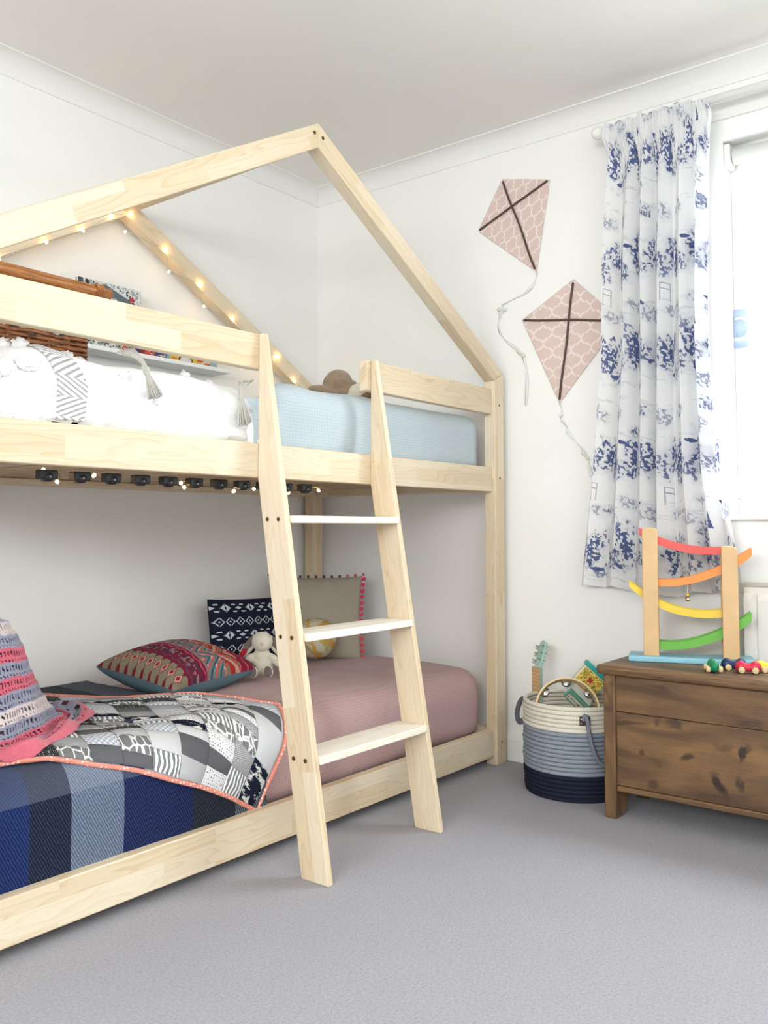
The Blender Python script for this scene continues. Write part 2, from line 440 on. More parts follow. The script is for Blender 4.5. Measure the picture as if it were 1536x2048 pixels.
for x in slx:
    if sl0 is None:
        sl0 = box('slat', (-.027, YA + .013 + RT + .004, -.004), (.027, YZ - .013 - RT - .004, .004), DARKPLY, bed, bev=.002)
        sl0.location = (x, 0, 1.0285)
        h0 = box('slat_holder', (-.0215, -.012, -.010), (.0215, .012, .010), BLACKP, bed, bev=.003)
        h0.location = (x, 1.784, .986)
        p0 = lathe('holder_boss', [(0.0, 0), (.010, 0), (.010, .024), (0, .024)], BLACKP, h0, 16, Matrix.Translation((0, .011, -.006)) @ Matrix.Rotation(R(90), 4, 'X'))
        p0.matrix_parent_inverse = Matrix()
        p1 = lathe('holder_pin', [(0.0, 0), (.0028, 0), (.0024, .003), (0, .003)], plain('grey_pin', (120, 124, 128), .5, .1), h0, 10, Matrix.Translation((0, -.0125, -.005)) @ Matrix.Rotation(R(90), 4, 'X'))
        p1.matrix_parent_inverse = Matrix()
        h0.parent = bed
    else:
        place(sl0, (x, 0, 1.0285), parent=bed)
        if x < 1.93:
            h = place(h0, (x, 1.784, .986), parent=bed)
            for q in (p0, p1):
                c = q.copy(); COL.objects.link(c); c.parent = h
# screws: brass caps with a dark recess
def screw_set(first_parent):
    pr = [(0.0, .0006), (.0030, .0006), (.0042, .0016), (.0056, .0012), (.0058, -.002), (0, -.002)]
    V, F = lathe_geo(pr, 16)
    return mk('screw', V, F, SCREW, first_parent, True)
scr = screw_set(bed); rc = lathe('screw_recess', [(0, .0009), (.0026, .0009), (.0026, -.001), (0, -.001)], SCREWD, scr, 10)
rc.matrix_parent_inverse = Matrix()
def screw(parent, loc, rot, sc=1.0):
    s = place(scr, loc, rot, parent, (sc, sc, sc)); c = rc.copy(); COL.objects.link(c); c.parent = s
scr.location = (XM - .018, YA - .0002, 2.012); scr.rotation_euler = (R(90), 0, 0)
screw(bed, (XM + .018, YA - .0002, 2.008), (R(90), 0, 0))
for z in (.080, 1.054, 1.328): screw(bed, (2.880, YA - .0002, z), (R(90), 0, 0), .75)

# ---- ladder
lad = thing('bunk_ladder', (1.89, 1.5, 0), 'slanted pine ladder with three pale rungs leaning on the bunk bed', 'ladder')
def stile(x):
    yb = 1.7135
    prism('stile', [(1.459, 0), (1.548, 0), (yb, 1.0), (yb, 1.389), (1.697, 1.389)], 'x', x, x + .020, PINE, lad, (0, .172, 1), bev=.0025)
stile(1.646); stile(2.124)
for z, yf in ((.901, 1.602), (.599, 1.551), (.299, 1.502)):
    box('rung', (1.666, yf, z - .020), (2.124, yf + .105, z), PINE2, lad, grain=(1, 0, 0))
    for dy in (.022, .062): screw(lad, (1.6458, yf + .012 + dy, z - .010), (0, R(-90), 0), 1.0)

# ================================================================== BEDDING
def sheet_mat(name, a, b, sx, rough=.9, bumpw=0.35):
    k = NT(name); v = k.coord()
    w = k.n('TexWave', {'Vector': v, 'Scale': sx, 'Distortion': 1.2, 'Detail': 1.0}, bands_direction='Z')
    w2 = k.n('TexWave', {'Vector': v, 'Scale': sx * .8, 'Distortion': .8, 'Detail': 1.0}, bands_direction='X')
    h = k.math('MAXIMUM', w.outputs[0], k.math('MULTIPLY', w2.outputs[0], .8))
    c = k.mix(k.math('MULTIPLY', h, .8), L4(a), L4(b)); k.set(Base_Color=c, Roughness=rough)
    k.b.inputs['Specular IOR Level'].default_value = .2; k.b.inputs['Sheen Weight'].default_value = .1
    nz = k.n('TexNoise', {'Vector': v, 'Scale': 7.0, 'Detail': 2.0})
    k.bump(k.math('ADD', k.math('MULTIPLY', h, .25), k.math('MULTIPLY', nz.outputs[0], 2.5)), bumpw, .006)
    return k.m
BLUE = sheet_mat('pale_blue_seersucker', (186, 199, 206), (200, 212, 218), 34)
PINK = sheet_mat('dusty_pink_waffle', (186, 152, 150), (198, 168, 167), 44)
MATTW = plain('mattress_ticking', (225, 224, 220), .9, .03, 40)
YM0, YM1 = 1.751, 2.615
# upper mattress in a pale blue fitted sheet
dispu = lambda P: -.056 * (P[:, 2] > 1.2) * np.clip((1.785 + .8 * np.maximum(P[:, 1] - 1.80, 0) - P[:, 0]) / .045, 0, 1) + .008 * snoise(P * np.array([1, 1.3, 2.2]), 5, 3.1) + .004 * np.sin(P[:, 0] * 28 + 9 * P[:, 2]) * np.exp(-((P[:, 0] - 1.83) / .09) ** 2) * 1.6
rounded_box('bunk_mattress', (X0 + PW + .01, YM0 + .012, 1.032), (X1 - PW - .006, YM1, 1.290), (.03, .065, .065), BLUE, res=.022, disp=dispu,
            label='upper bunk mattress in a pale blue crinkled fitted sheet', cat='mattress')
# lower mattress with a thick dusty pink duvet
LY0, LZT, LR = 1.757, .352, .085
def dispp(P):
    return .012 * snoise(P, 3.1, 1.7) + .006 * snoise(P, 9, 4.2)
rounded_box('duvet', (X0 + PW + .008, LY0, .078), (X1 - PW - .004, 2.612, LZT), (.045, LR, LR), PINK, res=.026, disp=dispp,
            label='dusty pink waffle duvet tucked over the lower bunk mattress', cat='duvet')
AL = math.pi * LR / 2
def prof(w, off):
    """unrolled distance w across the front top edge of the lower bed -> (y, z)"""
    w = np.asarray(w, float); a = np.clip((w + AL / 2) / AL, 0, 1) * math.pi / 2
    y = LY0 + LR - (LR + off) * np.cos(a) + np.maximum(w - AL / 2, 0)
    z = LZT - LR + (LR + off) * np.sin(a) + np.minimum(w + AL / 2, 0)
    return y, z

# ---- navy checked wool blanket
def plaid():
    k = NT('navy_wool_check'); uv = k.n('UVMap').outputs[0]
    s = k.n('SeparateXYZ', {0: uv}); x, w = s.outputs[0], s.outputs[1]
    def band(v, a, b): return k.math('MULTIPLY', k.math('GREATER_THAN', v, a), k.math('LESS_THAN', v, b))
    c = k.mix(band(x, 1.262, 1.46), L4((18, 26, 48)), L4((12, 26, 72)))
    c = k.mix(band(x, .95, 1.03), c, L4((14, 36, 88)))
    c = k.mix(band(x, 1.46, 1.60), c, L4((26, 30, 42)))
    gb = k.math('MAXIMUM', band(x, 1.128, 1.262), band(x, 1.60, 1.80))
    hb = k.math('MAXIMUM', band(w, -.045, .045), band(w, .30, .42))
    c = k.mix(gb, c, L4((78, 90, 112)))
    c = k.mix(k.math('MULTIPLY', hb, k.math('ADD', .30, k.math('MULTIPLY', gb, .35))), c, L4((110, 118, 134)))
    c = k.mix(band(x, 1.60, 1.80), c, L4((44, 50, 62)))
    tw = k.n('TexWave', {'Vector': k.map(uv, (1, .55, 1)), 'Scale': 95.0, 'Distortion': 3.0, 'Detail': 2.0}, bands_direction='DIAGONAL')
    fz = k.n('TexNoise', {'Vector': k.map(uv, (1, 1, 1)), 'Scale': 140.0, 'Detail': 4.0})
    lum = k.math('MULTIPLY', k.math('MULTIPLY', tw.outputs[0], fz.outputs[0]), k.math('ADD', .12, k.math('MULTIPLY', gb, .55)))
    c = k.mix(lum, c, L4((176, 186, 204)))
    k.set(Base_Color=c, Roughness=1.0); k.b.inputs['Specular IOR Level'].default_value = .05; k.b.inputs['Sheen Weight'].default_value = .06
    k.bump(k.math('ADD', tw.outputs[0], fz.outputs[0]), .35, .002)
    return k.m
xs = np.linspace(X0 + PW + .004, 1.712, 90); ws = np.linspace(-.252, .80, 110)
Xg, Wg = np.meshgrid(xs, ws, indexing='ij')
lump = .006 + .012 * fbm(Xg * 6, Wg * 6, 11)
Yg, Zg = prof(Wg, lump + .004)
Zg = np.maximum(Zg, .094)
o = grid('wool_blanket', np.stack([Xg, Yg, Zg], -1), plaid(), thick=.004, label='navy and grey checked wool blanket over the foot of the lower bunk', cat='blanket')
uvl = o.data.uv_layers[0]; li = np.empty(len(o.data.loops), np.int32); o.data.loops.foreach_get('vertex_index', li)
uvl.data.foreach_set('uv', np.stack([Xg, Wg], -1).reshape(-1, 2)[li].astype(np.float32).ravel())

# ---- patchwork quilt: every patch a part
def interp(pts, t):
    pts = np.array(pts, float); d = np.r_[0, np.cumsum(np.linalg.norm(np.diff(pts, axis=0), axis=1))]; d /= d[-1]
    return np.stack([np.interp(t, d, pts[:, i]) for i in range(pts.shape[1])], -1)
QF = [(0.90, .05), (1.10, .030), (1.20, -.005), (1.30, -.035), (1.38, -.065), (1.48, -.105), (1.57, -.150), (1.68, -.215)]
QG = [(0.98, .80), (1.15, .78), (1.30, .72), (1.46, .62), (1.60, .47), (1.72, .29), (1.79, .15), (1.835, .045)]
def quilt_pt(s, t, extra=0.0):
    """s along the long edge 0..1, t from the front edge (0) to the far edge (1)"""
    a = interp(QF, s); b = interp(QG, s)
    sag = np.asarray(t)[..., None]
    p = a * (1 - sag) + b * sag
    x, w = p[..., 0], p[..., 1]
    ripple = .009 * np.sin(9 * x + 6 * w) * np.sin(13 * w - 3 * x) + .012 * fbm(x * 7 + 3, w * 7 + 9, 5)
    y, z = prof(w, .018 + ripple + extra)
    return np.stack([x, y, z], -1)
qroot = thing('patchwork_quilt', (1.35, 2.05, LZT), 'grey white and navy patchwork quilt with coral binding on the lower bunk', 'quilt')
def qm(name, a, b, kind):
    k = NT('quilt_' + name); uv = k.n('UVMap').outputs[0]; rn = k.n('ObjectInfo').outputs['Random']
    v = k.n('VectorMath', {0: uv, 1: k.n('CombineXYZ', {0: k.math('MULTIPLY', rn, 7), 1: k.math('MULTIPLY', rn, 3)}).outputs[0]}, operation='ADD').outputs[0]
    if kind == 'solid': f = k.math('MULTIPLY', k.n('TexNoise', {'Vector': v, 'Scale': 40.0}).outputs[0], .25)
    elif kind == 'dots':
        f = k.ramp(k.n('TexVoronoi', {'Vector': v, 'Scale': 13.0, 'Randomness': .25}).outputs[0], [(.17, (1, 1, 1, 1)), (.23, (0, 0, 0, 1))])
    elif kind == 'fine':
        f = k.ramp(k.n('TexVoronoi', {'Vector': v, 'Scale': 24.0, 'Randomness': .9}).outputs[0], [(.22, (1, 1, 1, 1)), (.3, (0, 0, 0, 1))])
    elif kind == 'gingham':
        s = k.n('TexChecker', {'Vector': v, 'Scale': 15.0}); f = k.math('MULTIPLY', s.outputs[1], .8)
    elif kind == 'leaf':
        f = k.ramp(k.n('TexVoronoi', {'Vector': k.map(v, (1, .55, 1)), 'Scale': 5.0}, feature='DISTANCE_TO_EDGE').outputs[0], [(.05, (0, 0, 0, 1)), (.09, (1, 1, 1, 1))])
    elif kind == 'lattice':
        br = k.n('TexBrick', {'Vector': k.map(v, (1.0, 1.0, 1)), 'Scale': 9.0, 'Mortar Size': .045, 'Color1': (0, 0, 0, 1), 'Color2': (0, 0, 0, 1), 'Mortar': (1, 1, 1, 1), 'Brick Width': .55, 'Row Height': .2})
        rot = br; f = br.outputs[0]
    elif kind == 'penguin':
        n1 = k.n('TexWave', {'Vector': v, 'Scale': 2.4, 'Distortion': 2.6, 'Detail': 1.0, 'Detail Scale': 2.0}); f = k.ramp(n1.outputs[0], [(.45, (0, 0, 0, 1)), (.52, (1, 1, 1, 1))])
    elif kind == 'ikat':
        n1 = k.n('TexNoise', {'Vector': k.map(v, (1.2, 2.2, 1)), 'Scale': 2.2, 'Detail': 6.0, 'Roughness': .62}); f = k.ramp(n1.outputs[0], [(.52, (0, 0, 0, 1)), (.56, (1, 1, 1, 1))])
    c = k.mix(f, L4(a), L4(b)); k.set(Base_Color=c, Roughness=.92); k.b.inputs['Specular IOR Level'].default_value = .15
    nb = k.n('TexNoise', {'Vector': k.coord(), 'Scale': 900.0}); nb2 = k.n('TexNoise', {'Vector': k.coord(), 'Scale': 45.0, 'Detail': 2.0})
    k.bump(k.math('ADD', k.math('MULTIPLY', nb.outputs[0], .2), nb2.outputs[0]), .4, .004)
    return k.m
QM = [qm('charcoal', (98, 98, 102), (112, 112, 116), 'solid'), qm('pale', (206, 206, 208), (222, 222, 224), 'solid'),
      qm('white_dots', (228, 228, 230), (60, 62, 68), 'dots'), qm('dark_dots', (58, 60, 62), (214, 214, 212), 'fine'),
      qm('gingham', (220, 222, 228), (150, 156, 172), 'gingham'), qm('leaf', (226, 226, 226), (122, 122, 122), 'leaf'),
      qm('lattice', (222, 222, 224), (52, 54, 60), 'lattice'), qm('penguin', (236, 236, 236), (128, 130, 132), 'penguin'),
      qm('ikat', (24, 30, 50), (218, 218, 210), 'ikat'), qm('silver', (186, 186, 188), (198, 198, 200), 'solid')]
NSQ, NTQ = 11, 17
prow = random.Random(4); last = None
for i in range(NSQ):
    t = 0.012; j = 0
    while t < .985:
        h = prow.choice((.045, .06, .075, .085)); t1 = min(t + h, .985)
        if .985 - t1 < .03: t1 = .985
        s0, s1 = .01 + .975 * i / NSQ, .01 + .975 * (i + 1) / NSQ
        m = prow.choice([q for q in range(10) if q != last]); 
        if i == NSQ - 1 and j == 0: m = 8; t1 = t + .3
        if i == NSQ - 1 and j == 1: m = 1; t1 = t + .33
        if i == NSQ - 1 and j == 2: m = 0; t1 = t + .14
        if i == NSQ - 1 and j == 3: m = 4; t1 = .985
        if i == NSQ - 2 and j == 0: m = 7; t1 = t + .15
        if i == NSQ - 2 and j == 1: m = 6; t1 = t + .13
        if i == NSQ - 2 and j == 2: m = 5; t1 = t + .11
        if i == NSQ - 3 and j == 0: m = 2; t1 = t + .09
        if i == NSQ - 3 and j == 1: m = 0; t1 = t + .07
        last = m
        nn = 7
        ss, tt = np.meshgrid(np.linspace(s0 + .0006, s1 - .0006, nn), np.linspace(t + .0008, t1 - .0008, nn), indexing='ij')
        a = np.linspace(-1, 1, nn); puff = .004 * np.outer(1 - a ** 4, 1 - a ** 4)
        P = quilt_pt(ss, tt, puff)
        o = grid('patch', P, QM[m], qroot)
        lw = np.linalg.norm(P[-1, 3] - P[0, 3]); lh = np.linalg.norm(P[3, -1] - P[3, 0])
        uvl = o.data.uv_layers[0]; li = np.empty(len(o.data.loops), np.int32); o.data.loops.foreach_get('vertex_index', li)
        U = np.stack(np.meshgrid(np.linspace(0, lw * 10, nn), np.linspace(0, lh * 10, nn), indexing='ij'), -1).reshape(-1, 2)
        uvl.data.foreach_set('uv', U[li].astype(np.float32).ravel())
        t = t1; j += 1
ss, tt = np.meshgrid(np.linspace(0, 1, 90), np.linspace(0, 1, 70), indexing='ij')
grid('quilt_backing', quilt_pt(ss, tt, -.003), plain('quilt_back_cotton', (196, 196, 198), .95, .04, 60), qroot, thick=.004)
BIND = plain('coral_binding', (236, 150, 132), .9, .05, 200)
kb = NT('coral_dotted_binding'); vb = kb.n('TexVoronoi', {'Vector': kb.coord(), 'Scale': 95.0, 'Randomness': .15})
kb.set(Base_Color=kb.mix(kb.ramp(vb.outputs[0], [(.25, (1, 1, 1, 1)), (.34, (0, 0, 0, 1))]), L4((234, 148, 130)), L4((250, 214, 206))), Roughness=.9)
path = [tuple(quilt_pt(np.array(s), np.array(0.0))) for s in np.linspace(0, 1, 70)] + [tuple(quilt_pt(np.array(1.0), np.array(t))) for t in np.linspace(.02, 1, 30)] + \
       [tuple(quilt_pt(np.array(s), np.array(1.0))) for s in np.linspace(.985, 0, 60)]
tube('binding', path, .0058, kb.m, qroot, 8, label='coral dotted edge binding')

# ---- crochet blanket over a bundle at the foot of the lower bunk
def crochet():
    nu, nv = 200, 190
    ph = np.linspace(R(-200), R(75), nu); sv = np.linspace(0, 1, nv)
    PH, SV = np.meshgrid(ph, sv, indexing='ij')
    c0 = np.array([.985, 2.07])
    kn = [0, .08, .18, .30, .45, .60, .74, .84, .90, .95, 1.0]
    rr = np.interp(SV, kn, [.012, .090, .150, .185, .215, .245, .280, .315, .330, .352, .378])
    zz = np.interp(SV, kn, [.678, .670, .640, .590, .520, .455, .400, .378, .386, .396, .382])
    k = np.clip((SV - .35) / .65, 0, 1)
    fold = k ** 1.3 * (.020 * np.sin(4.5 * PH + 1.4) + .012 * np.sin(10 * PH + 2.0))
    rr = rr + fold; zz = zz + .018 * np.clip((SV - .8) / .2, 0, 1) * np.sin(9 * PH + .6) * np.sin(math.pi * np.clip((SV - .78) / .24, 0, 1)) + .008 * fbm(PH * 4, SV * 9, 3)
    zz = np.maximum(zz, .384)
    front = np.clip(-np.sin(PH), 0, 1); rr = rr * (1 - .30 * front * np.clip(SV * 1.3, 0, 1))
    P = np.stack([c0[0] + rr * np.cos(PH), c0[1] + rr * np.sin(PH), zz], -1)
    over = np.clip(LY0 + .05 - P[..., 1], 0, 1); P[..., 2] -= over * 1.1; P[..., 1] += over * .75
    row = SV * 13.0 + .9 * np.cos(PH - R(-35)) * np.clip(SV * 2, 0, 1) - .6 * np.sin(PH)
    cols = [(150, 150, 172), (214, 98, 120), (150, 152, 174), (222, 208, 208), (150, 152, 174), (214, 98, 120)]
    ci = (np.floor(row).astype(int)) % 6
    C = lin(np.array(cols))[ci]; C = np.where((SV > .955)[..., None], lin((222, 112, 130)), C)
    C = C * (0.88 + .24 * fbm(PH * 60, SV * 90, 8))[..., None]
    fr = row - np.floor(row)
    st = (PH * (40 + 30 * rr / .3) + np.floor(row * 2) * .5)
    hole = (np.abs((row * 2 - np.floor(row * 2)) - .5) < .27) & ((st - np.floor(st)) < .46) & (SV > .12) & (SV < .95)
    keep = ~hole[:-1, :-1]
    P[..., 2] += .003 * np.cos(2 * math.pi * fr)
    return P, C, keep
P, C, keep = crochet()
grid('crochet_blanket', P, painted('crochet_wool', 1.0, 500, .5, .3), cols=C, keep=keep, thick=.0035,
     label='pink lilac and cream striped crochet blanket heaped at the bunk foot', cat='blanket')
rounded_box('pillow_bundle', (.89, 1.98, .372), (1.10, 2.30, .632), .09, plain('lilac_cotton', (120, 118, 134), .95, .05, 60), res=.03,
            disp=lambda P: .01 * snoise(P, 8, 2), label='lilac bundle hidden beneath the crochet blanket', cat='pillow')

# ---- cushions
def cushion(name, c, ax, ay, a, b, t, fn, mat, label, parent=None, n=70, ny=None, pinch=.07, pw=.42, lumps=.004):
    """pillow: half sizes a (along ax), b (along ay), half thickness t; fn(u, v, front) -> rgb"""
    M = frame_mat(c, ax, ay, Vector(ax).cross(Vector(ay))); ny = ny or n
    u, v = np.meshgrid(np.linspace(-1, 1, n), np.linspace(-1, 1, ny), indexing='ij')
    V = []; Cc = []; F = []
    h = np.maximum((1 - u ** 2), 0) ** pw * np.maximum((1 - v ** 2), 0) ** pw
    X = a * u * (1 - pinch * (1 - v ** 2)); Y = b * v * (1 - pinch * (1 - u ** 2))
    for side in (1, -1):
        Z = side * (t * h + lumps * (fbm(u * 3 + 5, v * 3 + 2, 3) - .5) * h)
        V.append(np.stack([X, Y, Z], -1).reshape(-1, 3)); Cc.append(fn(u, v, side > 0).reshape(-1, 3))
        i, j = np.meshgrid(np.arange(n - 1), np.arange(ny - 1), indexing='ij'); q = i * ny + j + (0 if side > 0 else n * ny)
        f = np.stack([q, q + ny, q + ny + 1, q + 1], -1).reshape(-1, 4); F.append(f if side > 0 else f[:, ::-1])
    V = np.concatenate(V); Mn = np.array(M); V = V @ Mn[:3, :3].T + Mn[:3, 3]
    o = mk(name, V, np.concatenate(F), mat, parent, True, None, np.concatenate(Cc))
    return o
CL = painted('printed_cotton', .9, 900, .2)
def tri(x): return np.abs((x - np.floor(x)) * 2 - 1)
# red kilim-style cushion lying flat
def kilim(u, v, front):
    n = u.shape
    if not front: return np.broadcast_to(lin((96, 122, 132)), n + (3,)) * 1.0
    x = (u + 1) / 2; y = (v + 1) / 2
    y = y + .012 * (fbm(x * 12, y * 12, 2) - .5)
    C = np.zeros(n + (3,))
    def put_(mask, c): C[mask] = lin(c)
    put_(np.ones(n, bool), (150, 140, 118))
    # bands across the length (x)
    b1 = x < .17; d = np.abs(tri(y * 5) - .5) * .14 + np.abs(x - .085)
    put_(b1, (140, 130, 110)); put_(b1 & (d < .062), (70, 60, 58)); put_(b1 & (d < .052), (206, 150, 132)); put_(b1 & (d < .028), (150, 36, 52))
    e = np.abs(tri(y * 5 + .5) - .5) * .14 + np.minimum(x, .17 - x); put_(b1 & (e < .03), (120, 30, 48))
    b2 = (x >= .17) & (x < .40); put_(b2, (128, 26, 58))
    z = tri(y * 9) * .03; put_(b2 & (np.abs(x - .195 - z) < .007), (70, 80, 92)); put_(b2 & (np.abs(x - .36 - z * .8) < .006), (206, 96, 110))
    sc = fbm(x * 46, y * 34, 9, 2); put_(b2 & (x > .235) & (x < .34) & (sc > .60), (150, 128, 128)); put_(b2 & (x > .235) & (x < .34) & (sc < .40), (60, 58, 78))
    put_((x >= .40) & (x < .425), (150, 118, 122))
    b3 = (x >= .425) & (x < .62); put_(b3, (104, 132, 132)); q = (x * 9 + tri(y * 4) * 1.6); fr = q - np.floor(q)
    put_(b3 & (fr < .28), (196, 96, 92)); put_(b3 & (fr > .55) & (fr < .72), (62, 74, 96)); put_(b3 & (fr > .8) & (sc > .5), (214, 182, 164))
    b4 = (x >= .62) & (x < .80); put_(b4, (168, 44, 48)); q = (x * 7 - tri(y * 3) * 1.2); fr = q - np.floor(q)
    put_(b4 & (fr < .3), (196, 160, 140)); put_(b4 & (fr > .42) & (fr < .52), (214, 120, 110)); put_(b4 & (sc > .66), (130, 126, 108))
    b5 = (x >= .80) & (x < .94); put_(b5, (132, 28, 56)); put_(b5 & (np.abs(x - .87 - .03 * (tri(y * 9) - .5)) < .007), (196, 90, 104))
    b6 = x >= .94; put_(b6, (92, 116, 130)); put_(b6 & (sc > .55), (190, 70, 66)); put_(b6 & (sc < .35), (44, 50, 70))
    return C * (.86 + .28 * fbm(x * 80, y * 60, 4))[..., None]
o = cushion('red_cushion', (1.862, 2.290, .420), (1, .17, .02), (-.13, 1, .14), .205, .165, .080, kilim, CL, '', n=150, pw=.40)
tag(o, 'red and teal woven kilim-patterned cushion lying flat on the pink duvet', 'cushion')
# navy cushion with white geometric print
def navy(u, v, front):
    n = u.shape; C = np.broadcast_to(lin((22, 30, 50)), n + (3,)).copy()
    if not front: return C
    wht = lin((214, 217, 224)); x = (u + 1) / 2 * 8.4; y = (v + 1) / 2
    # two rows of outlined diamonds and rows of stepped flowers and bars
    def dia(row, h=.075):
        fx = x - np.floor(x) - .5; d = np.abs(fx) / .47 + np.abs(y - row) / h
        return ((d < 1.0) & (d > .76) & (np.abs(fx) > .05)) | ((np.abs(fx) < .07) & (np.abs(y - row) < .012))
    def flower(row):
        xx = x / 2.6; fx = xx - np.floor(xx) - .5; q = np.round(fx * 22) / 22; d = np.abs(q) / .20 + np.abs(y - row) / .062
        m = (d < 1) & ~((np.abs(fx) < .035) & (np.abs(y - row) < .018)) & ~((np.abs(fx) < .012))
        g = xx + .5; gx = g - np.floor(g) - .5
        s = np.abs(gx); bars = (np.abs(y - row - .052) < .010) | (np.abs(y - row + .052) < .010)
        bar = bars & (s > .06 + (np.abs(y - row) - .04) * 2) & (s < .24)
        cen = (np.abs(gx) / .13 + np.abs(y - row) / .026) < 1
        return m | bar | cen
    m = dia(.65) | dia(.24) | flower(.86) | flower(.45) | flower(.03)
    C[m] = wht
    return C
o = cushion('navy_cushion', (2.412, 2.560, .468), (1, -.06, -.03), (.02, .14, .99), .184, .128, .055, navy, CL, '', n=230, ny=150, pinch=.04)
tag(o, 'navy cushion with white diamonds and stepped flowers behind the toy bunny', 'cushion')
# grey cushion edged with pompoms
gc = thing('grey_cushion', (2.655, 2.43, .36), 'grey linen cushion edged with pink and purple pompoms in the bunk corner', 'cushion')
GX = Vector((.616, -.788, 0)); GY = Vector((.18, .14, .97)); GC = Vector((2.652, 2.425, .508))
grey = lambda u, v, f: np.broadcast_to(lin((168, 160, 144)), u.shape + (3,)) * (.95 + .1 * fbm(u * 4, v * 4, 6))[..., None]
o = cushion('cover', GC, GX, GY, .188, .168, .055, grey, CL, '', gc, pinch=.05)
PM = {k: plain('pompom_' + k, c, 1.0, .15, 120, .6, 300, sheen=.3) for k, c in
      dict(pink=(222, 62, 112), plum=(96, 62, 98), rose=(206, 84, 120), coral=(222, 84, 84)).items()}
def pom(c, r, m, parent):
    bm = bmesh.new(); bmesh.ops.create_icosphere(bm, subdivisions=2, radius=r)
    for v in bm.verts: v.co *= 1 + random.uniform(-.16, .16)
    o = from_bm('pompom', bm, m, parent, True); o.location = c; return o
gxn, gyn = GX.normalized(), GY.normalized()
for i in range(13):
    f = -1 + 2 * i / 12; p = GC + gxn * (.192 * f) + gyn * (.168 * (1 - .05 * (1 - f * f)) + .006)
    pom(p, .0062, PM['plum'] if i < 10 else PM['rose'], gc)
for i in range(14):
    f = 1 - 2 * (i + .5) / 14; p = GC + gxn * (.188 * (1 - .05 * (1 - f * f)) + .008) + gyn * (.168 * f)
    pom(p, .0085, PM['pink'] if f > -.45 else PM['coral'], gc)
tube('trim_braid', [GC + gxn * .186 * (1 - .05 * (1 - f * f)) + gyn * .168 * f for f in np.linspace(-1, 1, 20)], .0032, PM['rose'], gc, 6)
# round patterned ball
def ballc(P):
    d = P - np.array([2.555, 2.335, .442]); a = np.arctan2(d[:, 2] + .3 * d[:, 0], d[:, 1] - .5 * d[:, 0]); k_ = (a / (2 * math.pi) * 6) % 1
    C = np.where((k_ < .30)[:, None], lin((204, 160, 84)), lin((206, 198, 174)))
    n = fbm(P[:, 0] * 60 + P[:, 2] * 60, P[:, 1] * 60 - P[:, 2] * 30, 3, 2); C = np.where(((n > .62) & (k_ > .30))[:, None], lin((176, 170, 110)), C)
    return C
bmx = sphere_bm([((2.555, 2.335, .442), (.080, .080, .078), 0)], 5); V = np.array([v.co[:] for v in bmx.verts]); F = [[v.index for v in f.verts] for f in bmx.faces]; bmx.free()
mk('patchwork_ball', V, F, CL, None, True, None, ballc(V), 'round cream and mustard panelled soft ball beside the grey cushion', 'ball')

# ---- toy bunny (one continuous body, ears and soles as parts)
FUR = plain('cream_plush', (212, 206, 188), 1.0, .06, 200, .6, 260, sheen=.4)
GREYP = plain('grey_plush', (112, 102, 98), 1.0, .08, 200, .4, 260, sheen=.3)
REDP = plain('red_cotton', (168, 34, 48), .95, .1, 200)
bx, by, bz = 2.135, 2.195, .368
cr = Vector((.616, -.788, 0)); fw = Vector((-.788, -.616, 0))          # bunny's left-right and facing direction
def BP(r, f, z): return Vector((bx, by, bz)) + cr * r + fw * f + Vector((0, 0, z))
RB = frame_mat((0, 0, 0), cr, -fw, (0, 0, 1))
bun = thing('toy_bunny', (bx, by, bz), 'cream plush bunny with grey soles sitting before the navy cushion', 'soft toy')
blob('body', [(BP(0, 0, .040), (.040, .036, .042), RB), (BP(0, .004, .066), (.031, .028, .03), RB), (BP(.002, .010, .116), (.036, .034, .034), RB), (BP(.004, .026, .108), (.026, .022, .022), RB),
              (BP(-.040, .014, .060), (.024, .014, .014), RB @ Matrix.Rotation(R(38), 4, 'Y').inverted()), (BP(-.056, .020, .046), (.014, .013, .013), RB),
              (BP(.040, .014, .060), (.024, .014, .014), RB @ Matrix.Rotation(R(38), 4, 'Y')), (BP(.056, .020, .046), (.014, .013, .013), RB),
              (BP(-.020, .042, .018), (.016, .034, .017), RB), (BP(-.022, .066, .024), (.017, .012, .022), RB),
              (BP(.028, .042, .018), (.016, .034, .017), RB), (BP(.030, .066, .024), (.017, .012, .022), RB)], FUR, bun, .0035, 4)
for sx in (-1, 1):
    from_bm('sole', sphere_bm([(BP(-.022 if sx < 0 else .030, .0755, .025), (.0135, .0035, .019), RB)]), GREYP, bun, True, label='grey fabric sole')
    E_ = RB @ Matrix.Rotation(sx * R(-38), 4, 'Y')
    c = BP(sx * .046, -.004, .098)
    from_bm('ear', sphere_bm([(c, (.017, .006, .050), E_)]), FUR, bun, True)
    from_bm('ear_lining', sphere_bm([(c + fw * .005 + Vector((0, 0, .008)), (.0115, .0035, .034), E_)]), GREYP, bun, True, label='grey ear lining')
    from_bm('ear_patch', sphere_bm([(c + fw * .0062 + cr * sx * .017 + Vector((0, 0, -.020)), (.0095, .0032, .018), E_)]), REDP, bun, True, label='red ear patch')
from_bm('nose', sphere_bm([(BP(.006, .0475, .112), (.006, .003, .006), RB)], 2), plain('pink_felt', (206, 176, 168), 1, .05), bun, True)

